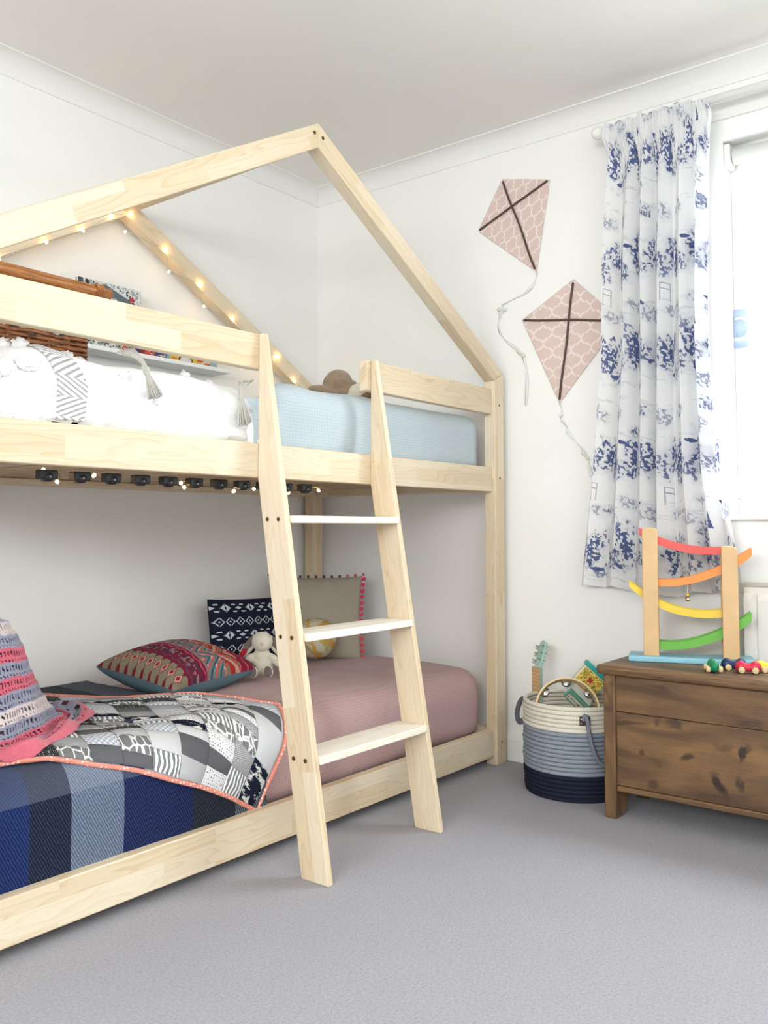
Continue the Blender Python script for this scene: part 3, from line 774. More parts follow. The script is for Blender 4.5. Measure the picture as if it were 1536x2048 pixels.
# ================================================================== ON THE UPPER BUNK
# ---- white tufted throw with a chevron band, grey tassels
UY0, UZT, UR = 1.742, 1.276, .075
UA = math.pi * UR / 2
def uprof(w, off, zt=UZT):
    w = np.asarray(w, float); a = np.clip((w + UA / 2) / UA, 0, 1) * math.pi / 2
    y = UY0 + UR - (UR + off) * np.cos(a) + np.maximum(w - UA / 2, 0)
    z = zt - UR + (UR + off) * np.sin(a) + np.minimum(w + UA / 2, 0)
    return y, z
WHITE = plain('white_cotton', (246, 246, 247), 1.0, .02, 60, .5, 160, sheen=.2)
def throw_pt(x, w, extra=0.0):
    x = np.asarray(x, float); w = np.asarray(w, float)
    off = .002 + .014 * fbm(x * 9, w * 9 + 4, 21) + extra
    zt = UZT + np.interp(x, [.85, .95, 1.06, 1.25, 1.48, 1.62, 1.67, 1.70], [-.036, -.034, -.014, -.030, -.026, -.036, -.066, -.105])
    y, z = uprof(w, off, zt)
    y = y + np.interp(x, [0, 1.62, 1.68], [0, 0, .03]) * (w < 0)
    z = np.maximum(z, 1.088)
    y = np.maximum(y, 1.7215); y = np.where(z < 1.104, np.maximum(y, 1.7485), y)
    # a crease running down to the right
    cr_ = np.exp(-((z - (1.215 - .24 * (x - 1.30))) / .012) ** 2) * ((x > 1.33) & (x < 1.66)); y = y + .008 * cr_
    return np.stack([x, y, z], -1)
thr = thing('tufted_throw', (1.27, 1.9, 1.29), 'white tufted throw with tassels and chevron band spread on the upper bunk', 'throw blanket')
xg, wg = np.meshgrid(np.linspace(X0 + PW + .004, 1.700, 150), np.linspace(-.22, .80, 150), indexing='ij')
grid('throw_cloth', throw_pt(xg, wg), WHITE, thr, thick=.006)
# band
nu, nv = 60, 330
sb = np.linspace(0, 1, nu); wb = np.linspace(-.22, .16, nv); SB, WBn = np.meshgrid(sb, wb, indexing='ij')
xl = np.interp(WBn, [-.22, -.06, .16], [1.062, 1.064, .985]); xr_ = np.interp(WBn, [-.22, -.06, .16], [1.118, 1.138, 1.065])
xb = xl * (1 - SB) + xr_ * SB
zig = (WBn / .0125) + 3.6 * np.abs(((SB * 1.0 + np.floor(WBn / .10) * 0) % 1) - 0) * 1.0
ph = np.mod(WBn, .088) / .088; slope = np.where(ph < .5, 1.0, -1.0)
st = (WBn / .0118 + slope * SB * 3.1); fr = st - np.floor(st)
Cb = np.where((fr < .42)[..., None], lin((168, 164, 164)), lin((240, 240, 241)))
grid('chevron_band', throw_pt(xb, WBn, .004), painted('chevron_weave', .95, 700, .2), thr, cols=Cb, thick=.002, label='grey and white chevron woven band')
# fluffy tufts
def tuft(c, r):
    bm = bmesh.new(); bmesh.ops.create_icosphere(bm, subdivisions=3, radius=1.0)
    sd = random.random() * 50
    for v in bm.verts:
        n = mnoise.noise(v.co * 2.2 + Vector((sd, 0, 0))) + .5 * mnoise.noise(v.co * 5 + Vector((0, sd, 0)))
        v.co *= 1 + .55 * n
        v.co.x *= r * 1.3; v.co.y *= r * .75; v.co.z *= r
    o = from_bm('tuft', bm, WHITE, thr, True); o.location = c
rt = random.Random(3)
spots = [(x_, w_, .017) for x_ in np.arange(.90, 1.03, .028) for w_ in (.06, -.035, -.15)] + \
        [(1.15, .075, .012), (1.19, .08, .011), (1.24, -.02, .010), (1.47, .06, .010), (1.56, .06, .009), (1.17, -.15, .013), (1.44, -.15, .011),
         (1.61, -.10, .009), (1.32, -.06, .007), (1.36, .05, .008)]
for x_, w_, r_ in spots:
    p = throw_pt(np.array(x_ + rt.uniform(-.012, .012)), np.array(w_ + rt.uniform(-.012, .012)), .004); tuft(tuple(p), r_ * rt.uniform(.8, 1.15))
# tassels: a knot and a bundle of strands
TAS = plain('grey_cotton_yarn', (190, 186, 178), 1.0, .12, 260, .3, 400)
def tassel(path, r0, n=16, seed=0):
    r = random.Random(seed); root = bpy.data.objects.new('tassel', None); root.location = path[0]; put(root, thr)
    P = [Vector(p) for p in path]; out = []
    for i in range(n):
        a = r.uniform(0, 6.28); k_ = r.uniform(.2, 1)
        pts = []
        for j, p in enumerate(P):
            s = [2.0, .8, .36, .5, 1.25, 1.7][j] * r0 * k_
            pts.append(p + Vector((math.cos(a) * s, math.sin(a) * s * .5 - .004, math.sin(a + 1) * s * .5)))
        out.append(pts)
    V, F = [], []
    for p in out:
        fine = []
        for j in range(len(p) - 1):
            for t in (0, .5): fine.append(p[j].lerp(p[j + 1], t))
        v, f = tube_geo(fine + [p[-1]], .0016, 5); o_ = len(V); V += v; F += [tuple(q + o_ for q in ff) for ff in f]
    ob = mk('tassel_strands', V, F, TAS, None, True); ob.parent = root
    ob.matrix_parent_inverse = Matrix.Translation(-Vector(path[0]))
    kn = [P[2].lerp(P[3], t) for t in (0.0, .25, .5, .75, 1)]
    k2 = tube('tassel_knot', kn, [.004, .0062, .0058, .0062, .004], TAS, None, 8); k2.parent = root; k2.matrix_parent_inverse = Matrix.Translation(-Vector(path[0]))
tassel([(1.235, 1.735, 1.281), (1.262, 1.722, 1.268), (1.276, 1.716, 1.252), (1.284, 1.712, 1.225), (1.296, 1.712, 1.200), (1.308, 1.713, 1.178)], .012, 44, 1)
tassel([(1.612, 1.732, 1.255), (1.592, 1.722, 1.246), (1.585, 1.718, 1.232), (1.586, 1.717, 1.200), (1.590, 1.716, 1.168), (1.597, 1.716, 1.142)], .013, 44, 2)

# ---- plush animal lying on the blue sheet
BRN = plain('brown_plush', (152, 130, 108), 1.0, .14, 120, .7, 240, sheen=.4)
CRM = plain('ivory_plush', (222, 214, 196), 1.0, .06, 120, .6, 240, sheen=.4)
pl = thing('plush_animal', (2.24, 1.93, 1.284), 'brown plush animal with an ivory belly slumped on the blue sheet', 'soft toy')
def PP(r, f, z): return Vector((2.238, 1.930, 1.290)) + cr * r + fw * f + Vector((0, 0, z))
blob('body', [(PP(-.012, 0, .070), (.046, .045, .040), RB), (PP(-.034, .012, .060), (.030, .03, .032), RB), (PP(-.062, .026, .034), (.050, .022, .018), RB @ Matrix.Rotation(R(10), 4, 'Y')),
              (PP(.010, .0, .030), (.05, .04, .03), RB), (PP(.028, .0, .045), (.03, .032, .03), RB)], BRN, pl, .004, 3)
from_bm('belly', sphere_bm([(PP(.052, .030, .024), (.030, .026, .032), RB), (PP(.060, .034, .042), (.020, .020, .018), RB), (PP(.030, .040, .008), (.024, .022, .014), RB)]), CRM, pl, True, label='ivory belly')
from_bm('paw', sphere_bm([(PP(.086, .052, .012), (.024, .018, .012), RB @ Matrix.Rotation(R(-22), 4, 'Y'))]), plain('dark_brown_plush', (128, 106, 78), 1, .12, 120, .6, 240), pl, True)

# ---- wall ledge with picture books
led = box('picture_ledge', (1.50, YB - .105, 1.470), (2.34, YB, 1.486), TRIM, bev=.003, label='narrow white ledge on the wall above the upper bunk', cat='shelf')
BOOK = painted('printed_card', .55, 300, .0, var=.02, spec=.4)
def book(name, x0, x1, z0, z1, y, th, fn, label, nx=120, nz=110, lean=.10):
    root = thing(name, ((x0 + x1) / 2, y, z0), label, 'book', 'picture books above the upper bunk')
    u, v = np.meshgrid(np.linspace(0, 1, nx), np.linspace(0, 1, nz), indexing='ij')
    def pt(u, v, d):
        z = z0 + (z1 - z0) * v; return np.stack([x0 + (x1 - x0) * u, y + lean * (z - z0) + d + 0 * u, z], -1)
    grid('front_cover', pt(u, v, 0.0), BOOK, root, cols=fn(u, v), thick=.002)
    q = lambda a, b, d0, d1, v0, v1: None
    c = [pt(np.array(a), np.array(b), d) for d in (.0022, th) for a, b in ((0.006, .006), (.994, .006), (.994, .994), (.006, .994))]
    mk('page_block', c, [(0, 1, 2, 3), (7, 6, 5, 4), (0, 4, 5, 1), (1, 5, 6, 2), (2, 6, 7, 3), (3, 7, 4, 0)], plain('paper_' + name, (232, 228, 218), .8, .03, 300), root)
    c = [pt(np.array(a), np.array(b), d) for d in (th, th + .002) for a, b in ((0, 0), (1, 0), (1, 1), (0, 1))]
    mk('back_cover', c, [(0, 1, 2, 3), (7, 6, 5, 4), (0, 4, 5, 1), (1, 5, 6, 2), (2, 6, 7, 3), (3, 7, 4, 0)], plain('card_' + name, (120, 124, 128), .6, .03, 300), root)
def seg(u, v, a, b, w):
    a = np.array(a); b = np.array(b); d = b - a; L2 = (d ** 2).sum(); t = np.clip(((u - a[0]) * d[0] + (v - a[1]) * d[1]) / L2, 0, 1)
    return np.hypot(u - a[0] - t * d[0], v - a[1] - t * d[1]) < w * (1 - .0 * t)
def animals(u, v):
    C = np.broadcast_to(lin((222, 226, 226)), u.shape + (3,)).copy(); n = fbm(u * 16, v * 16, 5, 3); n2 = fbm(u * 34, v * 34, 15, 2)
    C[(n > .58)] = lin((168, 172, 172)); C[(n2 > .66)] = lin((60, 66, 70)); C[(n < .30)] = lin((196, 204, 202))
    whale = seg(u, v, (.42, .92), (.78, .76), .055) | seg(u, v, (.78, .76), (.93, .52), .028) | seg(u, v, (.6, .82), (.68, .72), .03)
    C[whale] = lin((96, 108, 116))
    C[(u < .07) & (v > .82)] = lin((62, 74, 84)); C[seg(u, v, (.13, .97), (.17, .82), .025)] = lin((56, 44, 40)); C[seg(u, v, (.28, .94), (.33, .84), .03)] = lin((40, 44, 48))
    C[np.hypot(u - .85, v - .83) < .045 + .012 * np.cos(5 * np.arctan2(v - .83, u - .85))] = lin((176, 56, 62))
    C[np.hypot(u - .50, v - .60) < .025] = lin((150, 60, 64)); C[seg(u, v, (.55, .5), (.72, .47), .03)] = lin((54, 58, 44))
    C[seg(u, v, (.30, .12), (.42, .08), .02)] = lin((60, 60, 58))
    return C
book('picture_book', 1.694, 1.948, 1.487, 1.722, 2.620, .014, animals, 'grey and white picture book with a whale cover standing on the ledge')
def blocks(u, v):
    C = np.zeros(u.shape + (3,)); pal = [(188, 52, 52), (44, 52, 120), (44, 52, 120), (120, 44, 50), (196, 70, 58), (140, 50, 50), (44, 52, 120), (44, 52, 120)]
    i = np.clip((u * 8).astype(int), 0, 7); C[:] = lin(np.array(pal))[(i + (v * 3).astype(int) * 3) % 8]
    n = fbm(u * 20, v * 20, 4, 2); C[(n > .68)] = lin((214, 190, 160)); return C
book('board_book', 1.842, 2.034, 1.487, 1.60, 2.598, .010, blocks, 'red and navy board book standing on the ledge', 70, 50, lean=.06)
def sunny(u, v):
    C = np.broadcast_to(lin((222, 186, 62)), u.shape + (3,)).copy(); n = fbm(u * 9, v * 9, 12, 2)
    C[(n > .56)] = lin((206, 96, 48)); C[u < .06] = lin((120, 176, 180)); C[(u > .62) & (n < .5)] = lin((206, 206, 196)); C[(u > .86)] = lin((150, 180, 186))
    d = np.hypot(u - .36, (v - .05) * 1.0); C[(d < .14)] = lin((60, 50, 44)); C[d < .11] = lin((226, 222, 212)); return C
book('small_book', 2.038, 2.276, 1.487, 1.60, 2.600, .010, sunny, 'yellow and orange book at the end of the ledge', 80, 50, lean=.06)

# ---- rattan rack: woven tray with a cane rail
RAT = NT('rattan_cane'); rn = RAT.n('TexNoise', {'Vector': RAT.map(RAT.coord(), (5, 40, 40)), 'Scale': 3.0, 'Detail': 3.0})
RAT.set(Base_Color=RAT.ramp(rn.outputs[0], [(.3, L4((150, 88, 40))), (.7, L4((206, 142, 84)))]), Roughness=.4); RAT = RAT.m
WIC = NT('brown_wicker'); rn = WIC.n('TexNoise', {'Vector': WIC.map(WIC.coord(), (6, 30, 30)), 'Scale': 4.0, 'Detail': 3.0})
WIC.set(Base_Color=WIC.ramp(rn.outputs[0], [(.3, L4((84, 46, 22))), (.7, L4((168, 106, 62)))]), Roughness=.5); WIC = WIC.m
rk = thing('rattan_rack', (1.32, 2.55, 1.32), 'brown wicker rack with a cane rail on the wall by the books', 'rack')
WY = 2.43
for i in range(9):
    z = 1.335 + i * .0145
    pts = [(x, WY + .0055 * math.sin((x / .066 + i) * math.pi), z + .0015 * math.sin(x * 40 + i)) for x in np.linspace(.98, 1.585, 60)]
    pts += [(1.598, WY + .012, z), (1.600, WY + .03, z)] + [(1.600 + .0055 * math.sin((y / .05 + i) * math.pi), y, z) for y in np.linspace(WY + .04, YB - .012, 18)]
    tube('wicker_strand', pts, .0068, WIC, rk, 6)
for x in np.arange(1.0, 1.59, .066): tube('wicker_stake', [(x, WY, 1.325), (x, WY, 1.46)], .0052, WIC, rk, 6)
for y in np.arange(WY + .03, YB - .02, .05): tube('wicker_stake', [(1.600, y, 1.325), (1.600, y, 1.46)], .0052, WIC, rk, 6)
box('rack_base', (.98, WY, 1.325), (1.60, YB - .008, 1.333), WIC, rk)
tube('rim', [(.98, WY, 1.468), (1.585, WY, 1.468), (1.60, WY + .015, 1.468), (1.60, YB - .01, 1.468)], .008, WIC, rk, 8)
tube('cane_rail', [(x, WY + .01, 1.6235 + .002 * math.sin(7 * x)) for x in np.linspace(.98, 1.681, 24)], [.0195] * 21 + [.0165] * 3, RAT, rk, 14)
lathe('cane_end', [(0, 0), (.0135, 0), (.0155, .004), (.0155, .006)], plain('cane_end_cut', (214, 168, 112), .6, .1), rk, 14, Matrix.Translation((1.6825, WY + .01, 1.6235)) @ Matrix.Rotation(R(-90), 4, 'Y'))
for k_ in range(4):
    V, F = tube_geo([(1.626 + k_ * .0065, WY + .01 + .0195 * math.cos(a), 1.6235 + .0195 * math.sin(a)) for a in np.linspace(0, 2 * math.pi, 20, endpoint=False)], .0036, 6, True)
    mk('cane_binding', V, F, RAT, rk, True)
for x in (1.02, 1.60): tube('rack_upright', [(x, YB - .012, 1.33), (x, YB - .012, 1.70)], .011, RAT, rk, 8)
for x in (1.02, 1.60): tube('rail_arm', [(x, YB - .012, 1.64), (x, WY + .02, 1.625)], .010, RAT, rk, 8)
def darkb(u, v):
    C = np.broadcast_to(lin((52, 52, 54)), u.shape + (3,)).copy(); n = fbm(u * 14, v * 14, 33, 2); C[n > .60] = lin((214, 212, 206)); return C
book('storybook', 1.06, 1.57, 1.334, 1.628, 2.50, .016, darkb, 'dark patterned storybook standing inside the wicker rack', 80, 50, lean=.03)

# ================================================================== FAIRY LIGHTS
BULB = NT('warm_bulb'); BULB.set(Base_Color=(1, .8, .5, 1)); BULB.b.inputs['Emission Color'].default_value = (1.0, .60, .20, 1); BULB.b.inputs['Emission Strength'].default_value = 26.0; BULB = BULB.m
WIRE = plain('silver_wire', (196, 184, 160), .35, .05, 60, metal=.8)
def lights(name, pts, label, wire, r=.0042):
    root = thing(name, pts[0], label, 'fairy lights', 'strings of fairy lights on the bunk bed')
    tube('wire', wire, .0007, WIRE, root, 5)
    V, F = lathe_geo([(0, -1.5), (.55, -1.2), (1, -.3), (1, .4), (.6, 1.1), (0, 1.35)], 10)
    first = None
    for i, p in enumerate(pts):
        if first is None:
            first = mk('bulb', [tuple(np.array(v) * r) for v in V], F, BULB, root, True); first.location = p
        else: place(first, p, (random.uniform(-1, 1), random.uniform(-1, 1), 0), root)
def spline(pts, n=8):
    P = [Vector(p) for p in pts]; out = []
    for i in range(len(P) - 1):
        a = P[max(i - 1, 0)]; b = P[i]; c = P[i + 1]; d = P[min(i + 2, len(P) - 1)]
        for j in range(n):
            t = j / n; out.append(.5 * ((2 * b) + (c - a) * t + (2 * a - 5 * b + 4 * c - d) * t * t + (3 * b - a - 3 * c + d) * t ** 3))
    return out + [P[-1]]
UL = [(1.397, 1.701), (1.556, 1.796), (1.689, 1.871), (1.801, 1.955), (1.881, 1.985), (1.856, 1.912), (2.037, 1.893), (2.05, 1.814), (2.202, 1.799), (2.218, 1.717), (2.367, 1.694), (2.50, 1.60), (2.619, 1.585), (2.585, 1.506), (2.719, 1.493)]
ypl = YZ - PD - .008
UP = [(x, ypl, z) for x, z in UL]
wirep = [(1.20, ypl, 1.60)]
for i, (x, z) in enumerate(UL):
    wirep.append((x, ypl - .001, z))
    if i + 1 < len(UL):
        xm, zm = (x + UL[i + 1][0]) / 2, (z + UL[i + 1][1]) / 2; wirep.append((xm, ypl, zm))
wirep.append((2.80, ypl, 1.45))
lights('fairy_lights', UP, 'string of warm fairy lights wound round the rear roof rafters', spline(wirep))
LP = [(1.107, 1.85, 1.012), (1.111, 1.80, .972), (1.239, 1.85, .995), (1.462, 1.79, .972), (1.500, 1.85, .986), (1.64, 1.80, .968), (1.762, 1.85, .979), (1.83, 1.78, .968), (1.899, 1.85, .982), (2.036, 1.85, .984), (2.02, 1.87, 1.0)]
LP = [(x, y, min(z, .994) if abs(z - 1.012) > .001 else 1.0) for x, y, z in LP]
wl = [(.92, 1.84, .99)]
for p in LP: wl += [p, (p[0] + .05, 1.845, .990)]
lights('fairy_lights', LP, 'string of warm fairy lights clipped beneath the upper bunk slats', spline(wl))

# ================================================================== RIGHT WALL
# ---- kites: fabric sail, two twigs, ribbon tail with bows
def kite(name, top, right, bottom, left, cross, grid_rot, tail, bows, label):
    root = thing(name, (XR - .004, bottom[0], bottom[1]), label, 'kite', 'fabric kites on the wall')
    n = 90; u, v = np.meshgrid(np.linspace(0, 1, n), np.linspace(0, 1, n), indexing='ij')
    A, B_, C_, D_ = [np.array(p) for p in (top, right, bottom, left)]
    P2 = (A * ((1 - u) * (1 - v))[..., None] + B_ * (u * (1 - v))[..., None] + C_ * (u * v)[..., None] + D_ * ((1 - u) * v)[..., None])
    y, z = P2[..., 0], P2[..., 1]
    c, s = math.cos(grid_rot), math.sin(grid_rot); cell = .045 if abs(grid_rot) < .6 else .054
    a = ((y - cross[0]) * c + (z - cross[1]) * s) / cell; b = (-(y - cross[0]) * s + (z - cross[1]) * c) / cell
    # trellis with little ogee kinks half way along each side
    wob = lambda t: .07 * np.clip(3 * np.sin(2 * math.pi * t), -1, 1)
    da = np.abs(((a + wob(b)) % 1) - .5); db = np.abs(((b + wob(a)) % 1) - .5)
    line = (da < .062) | (db < .062)
    C = np.where(line[..., None], lin((246, 234, 228)), lin((228, 204, 196)))
    P = np.stack([np.full_like(y, XR - .004) - .002 * fbm(u * 5, v * 5, 2), y, z], -1)
    grid('sail', P, CL, root, cols=C, thick=.002, off=1.0)
    TW = plain('dark_twig_' + name, (92, 70, 64), .8, .2, 80, .4, 200)
    def twig(p, q):
        p = np.array(p); q = np.array(q)
        pts = [(XR - .009, *(p + (q - p) * t + .003 * math.sin(t * 9) * np.array([.6, -.4]))) for t in np.linspace(0, 1, 12)]
        tube('twig', pts, .0042, TW, root, 8)
    ins = lambda p, f: tuple(np.array(p) + (np.array(cross) - np.array(p)) * f)
    twig(ins(top, .1), ins(bottom, .045)); twig(ins(left, .05), ins(right, .05))
    RIB = RIBBON
    p3 = spline([(XR - .004, *q) for q in tail], 10); w = .006
    Pr = np.array([[(p.x + .003 * math.sin(i * .5), p.y + w * math.cos(i * .23), p.z + w * math.sin(i * .23) * .6), (p.x - .002 - .003 * math.sin(i * .5), p.y - w * math.cos(i * .23), p.z - w * math.sin(i * .23) * .6)] for i, p in enumerate(p3)])
    grid('ribbon_tail', Pr, RIB, root, thick=.0008)
    for (by_, bz_, ang) in bows:
        bm = sphere_bm([(Vector((XR - .007, by_ + sgn * .011 * math.cos(ang), bz_ + sgn * .011 * math.sin(ang))), (.004, .012, .0075), Matrix.Rotation(ang, 4, 'X')) for sgn in (-1, 1)] + [(Vector((XR - .009, by_, bz_)), (.004, .004, .005), 0)], 2)
        from_bm('bow', bm, BOWM, root, True)
RIBBON = plain('white_ribbon', (232, 232, 230), .6, .02, 100)
kk = NT('floral_ribbon'); vv = kk.n('TexVoronoi', {'Vector': kk.coord(), 'Scale': 260.0})
kk.set(Base_Color=kk.mix(kk.ramp(vv.outputs[0], [(.2, (1, 1, 1, 1)), (.35, (0, 0, 0, 1))]), L4((226, 226, 214)), L4((196, 190, 158))), Roughness=.8); BOWM = kk.m
kite('kite', (1.722, 2.228), (1.517, 2.176), (1.576, 1.834), (1.833, 2.043), (1.672, 2.102), R(-14),
     [(1.576, 1.834), (1.584, 1.80), (1.623, 1.761), (1.72, 1.734), (1.727, 1.71), (1.745, 1.653), (1.723, 1.601), (1.656, 1.544), (1.637, 1.513), (1.620, 1.445), (1.628, 1.33)],
     [(1.727, 1.712, .2), (1.645, 1.53, .7)], 'upper pink trellis-print fabric kite tilted on the wall')
kite('kite', (1.424, 1.780), (1.246, 1.600), (1.487, 1.326), (1.640, 1.658), (1.437, 1.632), R(45),
     [(1.487, 1.326), (1.478, 1.29), (1.484, 1.272), (1.462, 1.24), (1.454, 1.215), (1.396, 1.148), (1.383, 1.125), (1.365, 1.05)],
     [(1.386, 1.128, .8)], 'lower pink trellis-print fabric kite partly behind the curtain')

# ---- curtain pole
rod = thing('curtain_pole', (XR, 1.25, 2.255), 'white curtain pole with a round ball finial above the window', 'curtain pole')
RX, RZ = 2.866, 2.258
tube('pole', [(RX, 1.262, RZ), (RX, WY0 - .15, RZ)], .0125, TRIM, rod, 16)
lathe('finial', [(0, -.0235)] + [(.0235 * math.sin(a), -.0235 * math.cos(a)) for a in np.linspace(.2, math.pi - .35, 12)] + [(.011, .024), (.014, .028), (.014, .036), (.012, .036)], TRIM, rod, 24,
      Matrix.Translation((RX, 1.284, RZ)) @ Matrix.Rotation(R(90), 4, 'X'))
tube('bracket', [(XR, 1.225, RZ - .004), (RX + .01, 1.225, RZ - .004)], .009, TRIM, rod, 12)
lathe('bracket_plate', [(0, 0), (.024, 0), (.024, .006), (0, .008)], TRIM, rod, 20, Matrix.Translation((XR, 1.225, RZ - .004)) @ Matrix.Rotation(R(-90), 4, 'Y'))
tube('bracket', [(XR, WY0 - .1, RZ - .004), (RX + .01, WY0 - .1, RZ - .004)], .009, TRIM, rod, 12)

# ---- curtain: pencil-pleat heading, deep folds, blue toile print
def toile(U, V):
    """U across the cloth (m), V height above the hem (m): pastoral blue line print repeating every 0.68 m"""
    n = U.shape; C = np.ones(n + (3,)) * lin((247, 247, 247)); ink = np.zeros(n)
    det = fbm(U * 120, V * 130, 2, 2); fine = fbm(U * 170, V * 190, 5, 2); hz = fbm(U * 24, V * 190, 7, 2)
    rep = .68; Vm = np.mod(V, rep); Um = np.mod(U, .62); warp = fbm(U * 38, V * 38, 9, 3)
    def blobm(cu, cv, ru, rv, strength, d=det, th=.5):
        du = (np.mod(Um - cu + .31, .62) - .31) / ru; dv = (np.mod(Vm - cv + rep / 2, rep) - rep / 2) / rv
        r = np.sqrt(du ** 2 + dv ** 2) + 1.3 * (warp - .5)
        m = np.clip((1.05 - r) * 2.5, 0, 1); return strength * m * (np.clip((d - th) * 7 + .35, 0, 1))
    trees = [(.06, .13, .045, .060, .9), (.13, .17, .030, .035, .5), (.23, .09, .060, .035, .55), (.31, .15, .040, .075, .8), (.38, .11, .040, .035, .45), (.47, .14, .045, .040, .6), (.56, .12, .035, .070, .9),
             (.03, .43, .035, .045, .5), (.10, .47, .045, .055, .75), (.165, .44, .03, .07, .95), (.25, .41, .05, .035, .5), (.33, .47, .045, .065, .85), (.42, .42, .05, .03, .4), (.50, .46, .04, .05, .7), (.58, .44, .03, .05, .5),
             (.20, .60, .05, .022, .35), (.44, .62, .06, .025, .4), (.33, .30, .05, .022, .3), (.08, .27, .045, .02, .3), (.22, .24, .05, .03, .25), (.50, .27, .06, .03, .3), (.02, .60, .05, .03, .3), (.36, .54, .05, .03, .3), (.28, .20, .04, .03, .4), (.14, .06, .05, .03, .4), (.40, .02, .06, .025, .35), (.57, .55, .04, .03, .3)]
    for (a, b, c, d, st_) in trees:
        ink = np.maximum(ink, blobm(a, b, c * 1.25, d * 1.2, .45 + .5 * st_, det, .44)); ink = np.maximum(ink, .28 * blobm(a, b, c * 1.5, d * 1.4, .9, fine, .2)); ink = np.maximum(ink, blobm(a, b - d * .8, c * 1.6, d * .30, .5 * st_, hz, .54))
        if st_ > .7: ink = np.maximum(ink, blobm(a + .008, b - .008, c * .45, d * .40, .95, fine, .40))
    # distant ground lines
    for v0 in (.04, .27, .30, .52, .64):
        ink = np.maximum(ink, .40 * ((np.abs(Vm - v0 - .012 * (fbm(U * 7, V * 0 + v0 * 50, 3) - .5) * 4) < .009) & (hz > .60)))
    # rows of small firs
    for v0, u0 in ((.265, .16), (.60, .44)):
        q = (Um - u0) / .012; f = np.abs(q - np.floor(q) - .5); h = (Vm - v0) / .03
        ink = np.maximum(ink, .7 * ((h > 0) & (h < 1) & (f < .38 * (1 - h)) & (np.abs(Um - u0) < .05) & (det > .35)))
    # ruined arch, little frame house, boats
    du = Um - .17; dv = Vm - .40; rad = np.hypot(du / .030, dv / .045)
    ink = np.maximum(ink, .95 * ((np.abs(rad - 1) < .13) & (dv > -.01))); ink = np.maximum(ink, .5 * ((rad < .9) & (dv > -.03) & (hz > .4)))
    for (cu, cv) in ((.045, .33),):
        du = Um - cu; dv = Vm - cv
        fr = ((np.abs(np.abs(du) - .020) < .0022) & (np.abs(dv) < .03)) | ((np.abs(dv - .03) < .002) & (np.abs(du) < .022)) | ((np.abs(dv - .012) < .0025) & (np.abs(du) < .02))
        ink = np.maximum(ink, .6 * fr)
    for (cu, cv) in ((.27, .50), (.45, .30), (.10, .06)):
        du = (Um - cu) / .024; dv = (Vm - cv) / .007
        ink = np.maximum(ink, .95 * ((dv < 1 - .5 * du ** 2) & (dv > -1 + du ** 2) & (np.abs(du) < 1)))
    # steep gable / spire
    du = Um - .385; dv = (Vm - .20) / .06; ink = np.maximum(ink, .85 * ((dv > 0) & (dv < 1) & (np.abs(du) < .016 * (1 - dv)) & (det > .3)))
    return C * (1 - ink[..., None]) + ink[..., None] * lin((74, 90, 142)) , ink
def curtain():
    nu, nv = 440, 860
    s = np.linspace(0, 1, nu); t = np.linspace(0, 1, nv); Sg, Tg = np.meshgrid(s, t, indexing='ij')
    # t=0 top, 1 hem
    head = np.clip(1 - Tg / .055, 0, 1); 
    yl = np.interp(Tg, [0, .03, .07, .28, .5, .75, 1.0], [1.250, 1.256, 1.238, 1.262, 1.275, 1.320, 1.380])
    yr_ = np.interp(Tg, [0, .03, .07, .28, .5, .75, 1.0], [.884, .880, .892, .900, .906, .885, .832])
    nf = 6.0
    skew = Sg + .018 * np.sin(2 * math.pi * Sg * 2 + 1.3) + .012 * np.sin(2 * math.pi * (Sg * 3 + .2) + 2.5 * Tg)
    phs = 2 * math.pi * nf * skew + .5 * np.sin(3 * Tg + 6 * Sg)
    amp = np.interp(Tg, [0, .055, .12, .4, 1], [.007, .006, .026, .036, .036])
    sq = np.sin(phs); sq = np.sign(sq) * np.abs(sq) ** .9
    pencil = .0045 * np.sin(2 * math.pi * 30 * Sg) * np.interp(Tg, [0, .07, .12], [1, 1, 0])
    X = np.interp(Tg, [0, .05, .09, .5, 1], [2.840, 2.840, 2.858, 2.878, 2.898]) - amp * sq - pencil - .004 * (fbm(Sg * 12, Tg * 20, 4) - .5)
    Y = yl + (yr_ - yl) * (Sg + .010 * np.sin(2 * phs) * np.interp(Tg, [0, .1, 1], [0, 1, 1]))
    ztop = 2.268 - .028 * np.clip((Sg - .82) / .18, 0, 1) + .005 * np.sin(2 * math.pi * 9 * Sg); zb = .655 + .012 * np.sin(2 * math.pi * 1.3 * Sg + .5) + .008 * np.sin(phs)
    Z = ztop + (zb - ztop) * Tg
    X = np.minimum(X, XR - .014)
    U = Sg * 1.15; V = (1 - Tg) * 1.63
    C, ink = toile(U, V)
    return np.stack([X, Y, Z], -1), np.repeat(ink[..., None], 3, -1)
P, C = curtain()
k = NT('toile_cotton'); a = k.n('VertexColor', layer_name='print').outputs[0]
sp_ = k.n('TexNoise', {'Vector': k.map(k.n('UVMap').outputs[0], (330, 760, 1)), 'Scale': 1.0, 'Detail': 2.0, 'Roughness': .7})
ink_ = k.n('SeparateXYZ', {0: a}).outputs[0]
fc = k.math('MULTIPLY', k.math('SUBTRACT', k.math('MULTIPLY', ink_, 1.25), k.math('MULTIPLY', sp_.outputs[0], .95)), 2.2); fc = k.math('MINIMUM', k.math('MAXIMUM', fc, 0.0), .95)
fc = k.math('MAXIMUM', fc, k.math('MULTIPLY', ink_, .36))
a = k.mix(fc, L4((250, 250, 250)), L4((78, 94, 146)))
nb = k.n('TexNoise', {'Vector': k.coord(), 'Scale': 1100.0}); k.set(Base_Color=a, Roughness=.95); k.bump(nb.outputs[0], .08, .001); k.b.inputs['Specular IOR Level'].default_value = .1
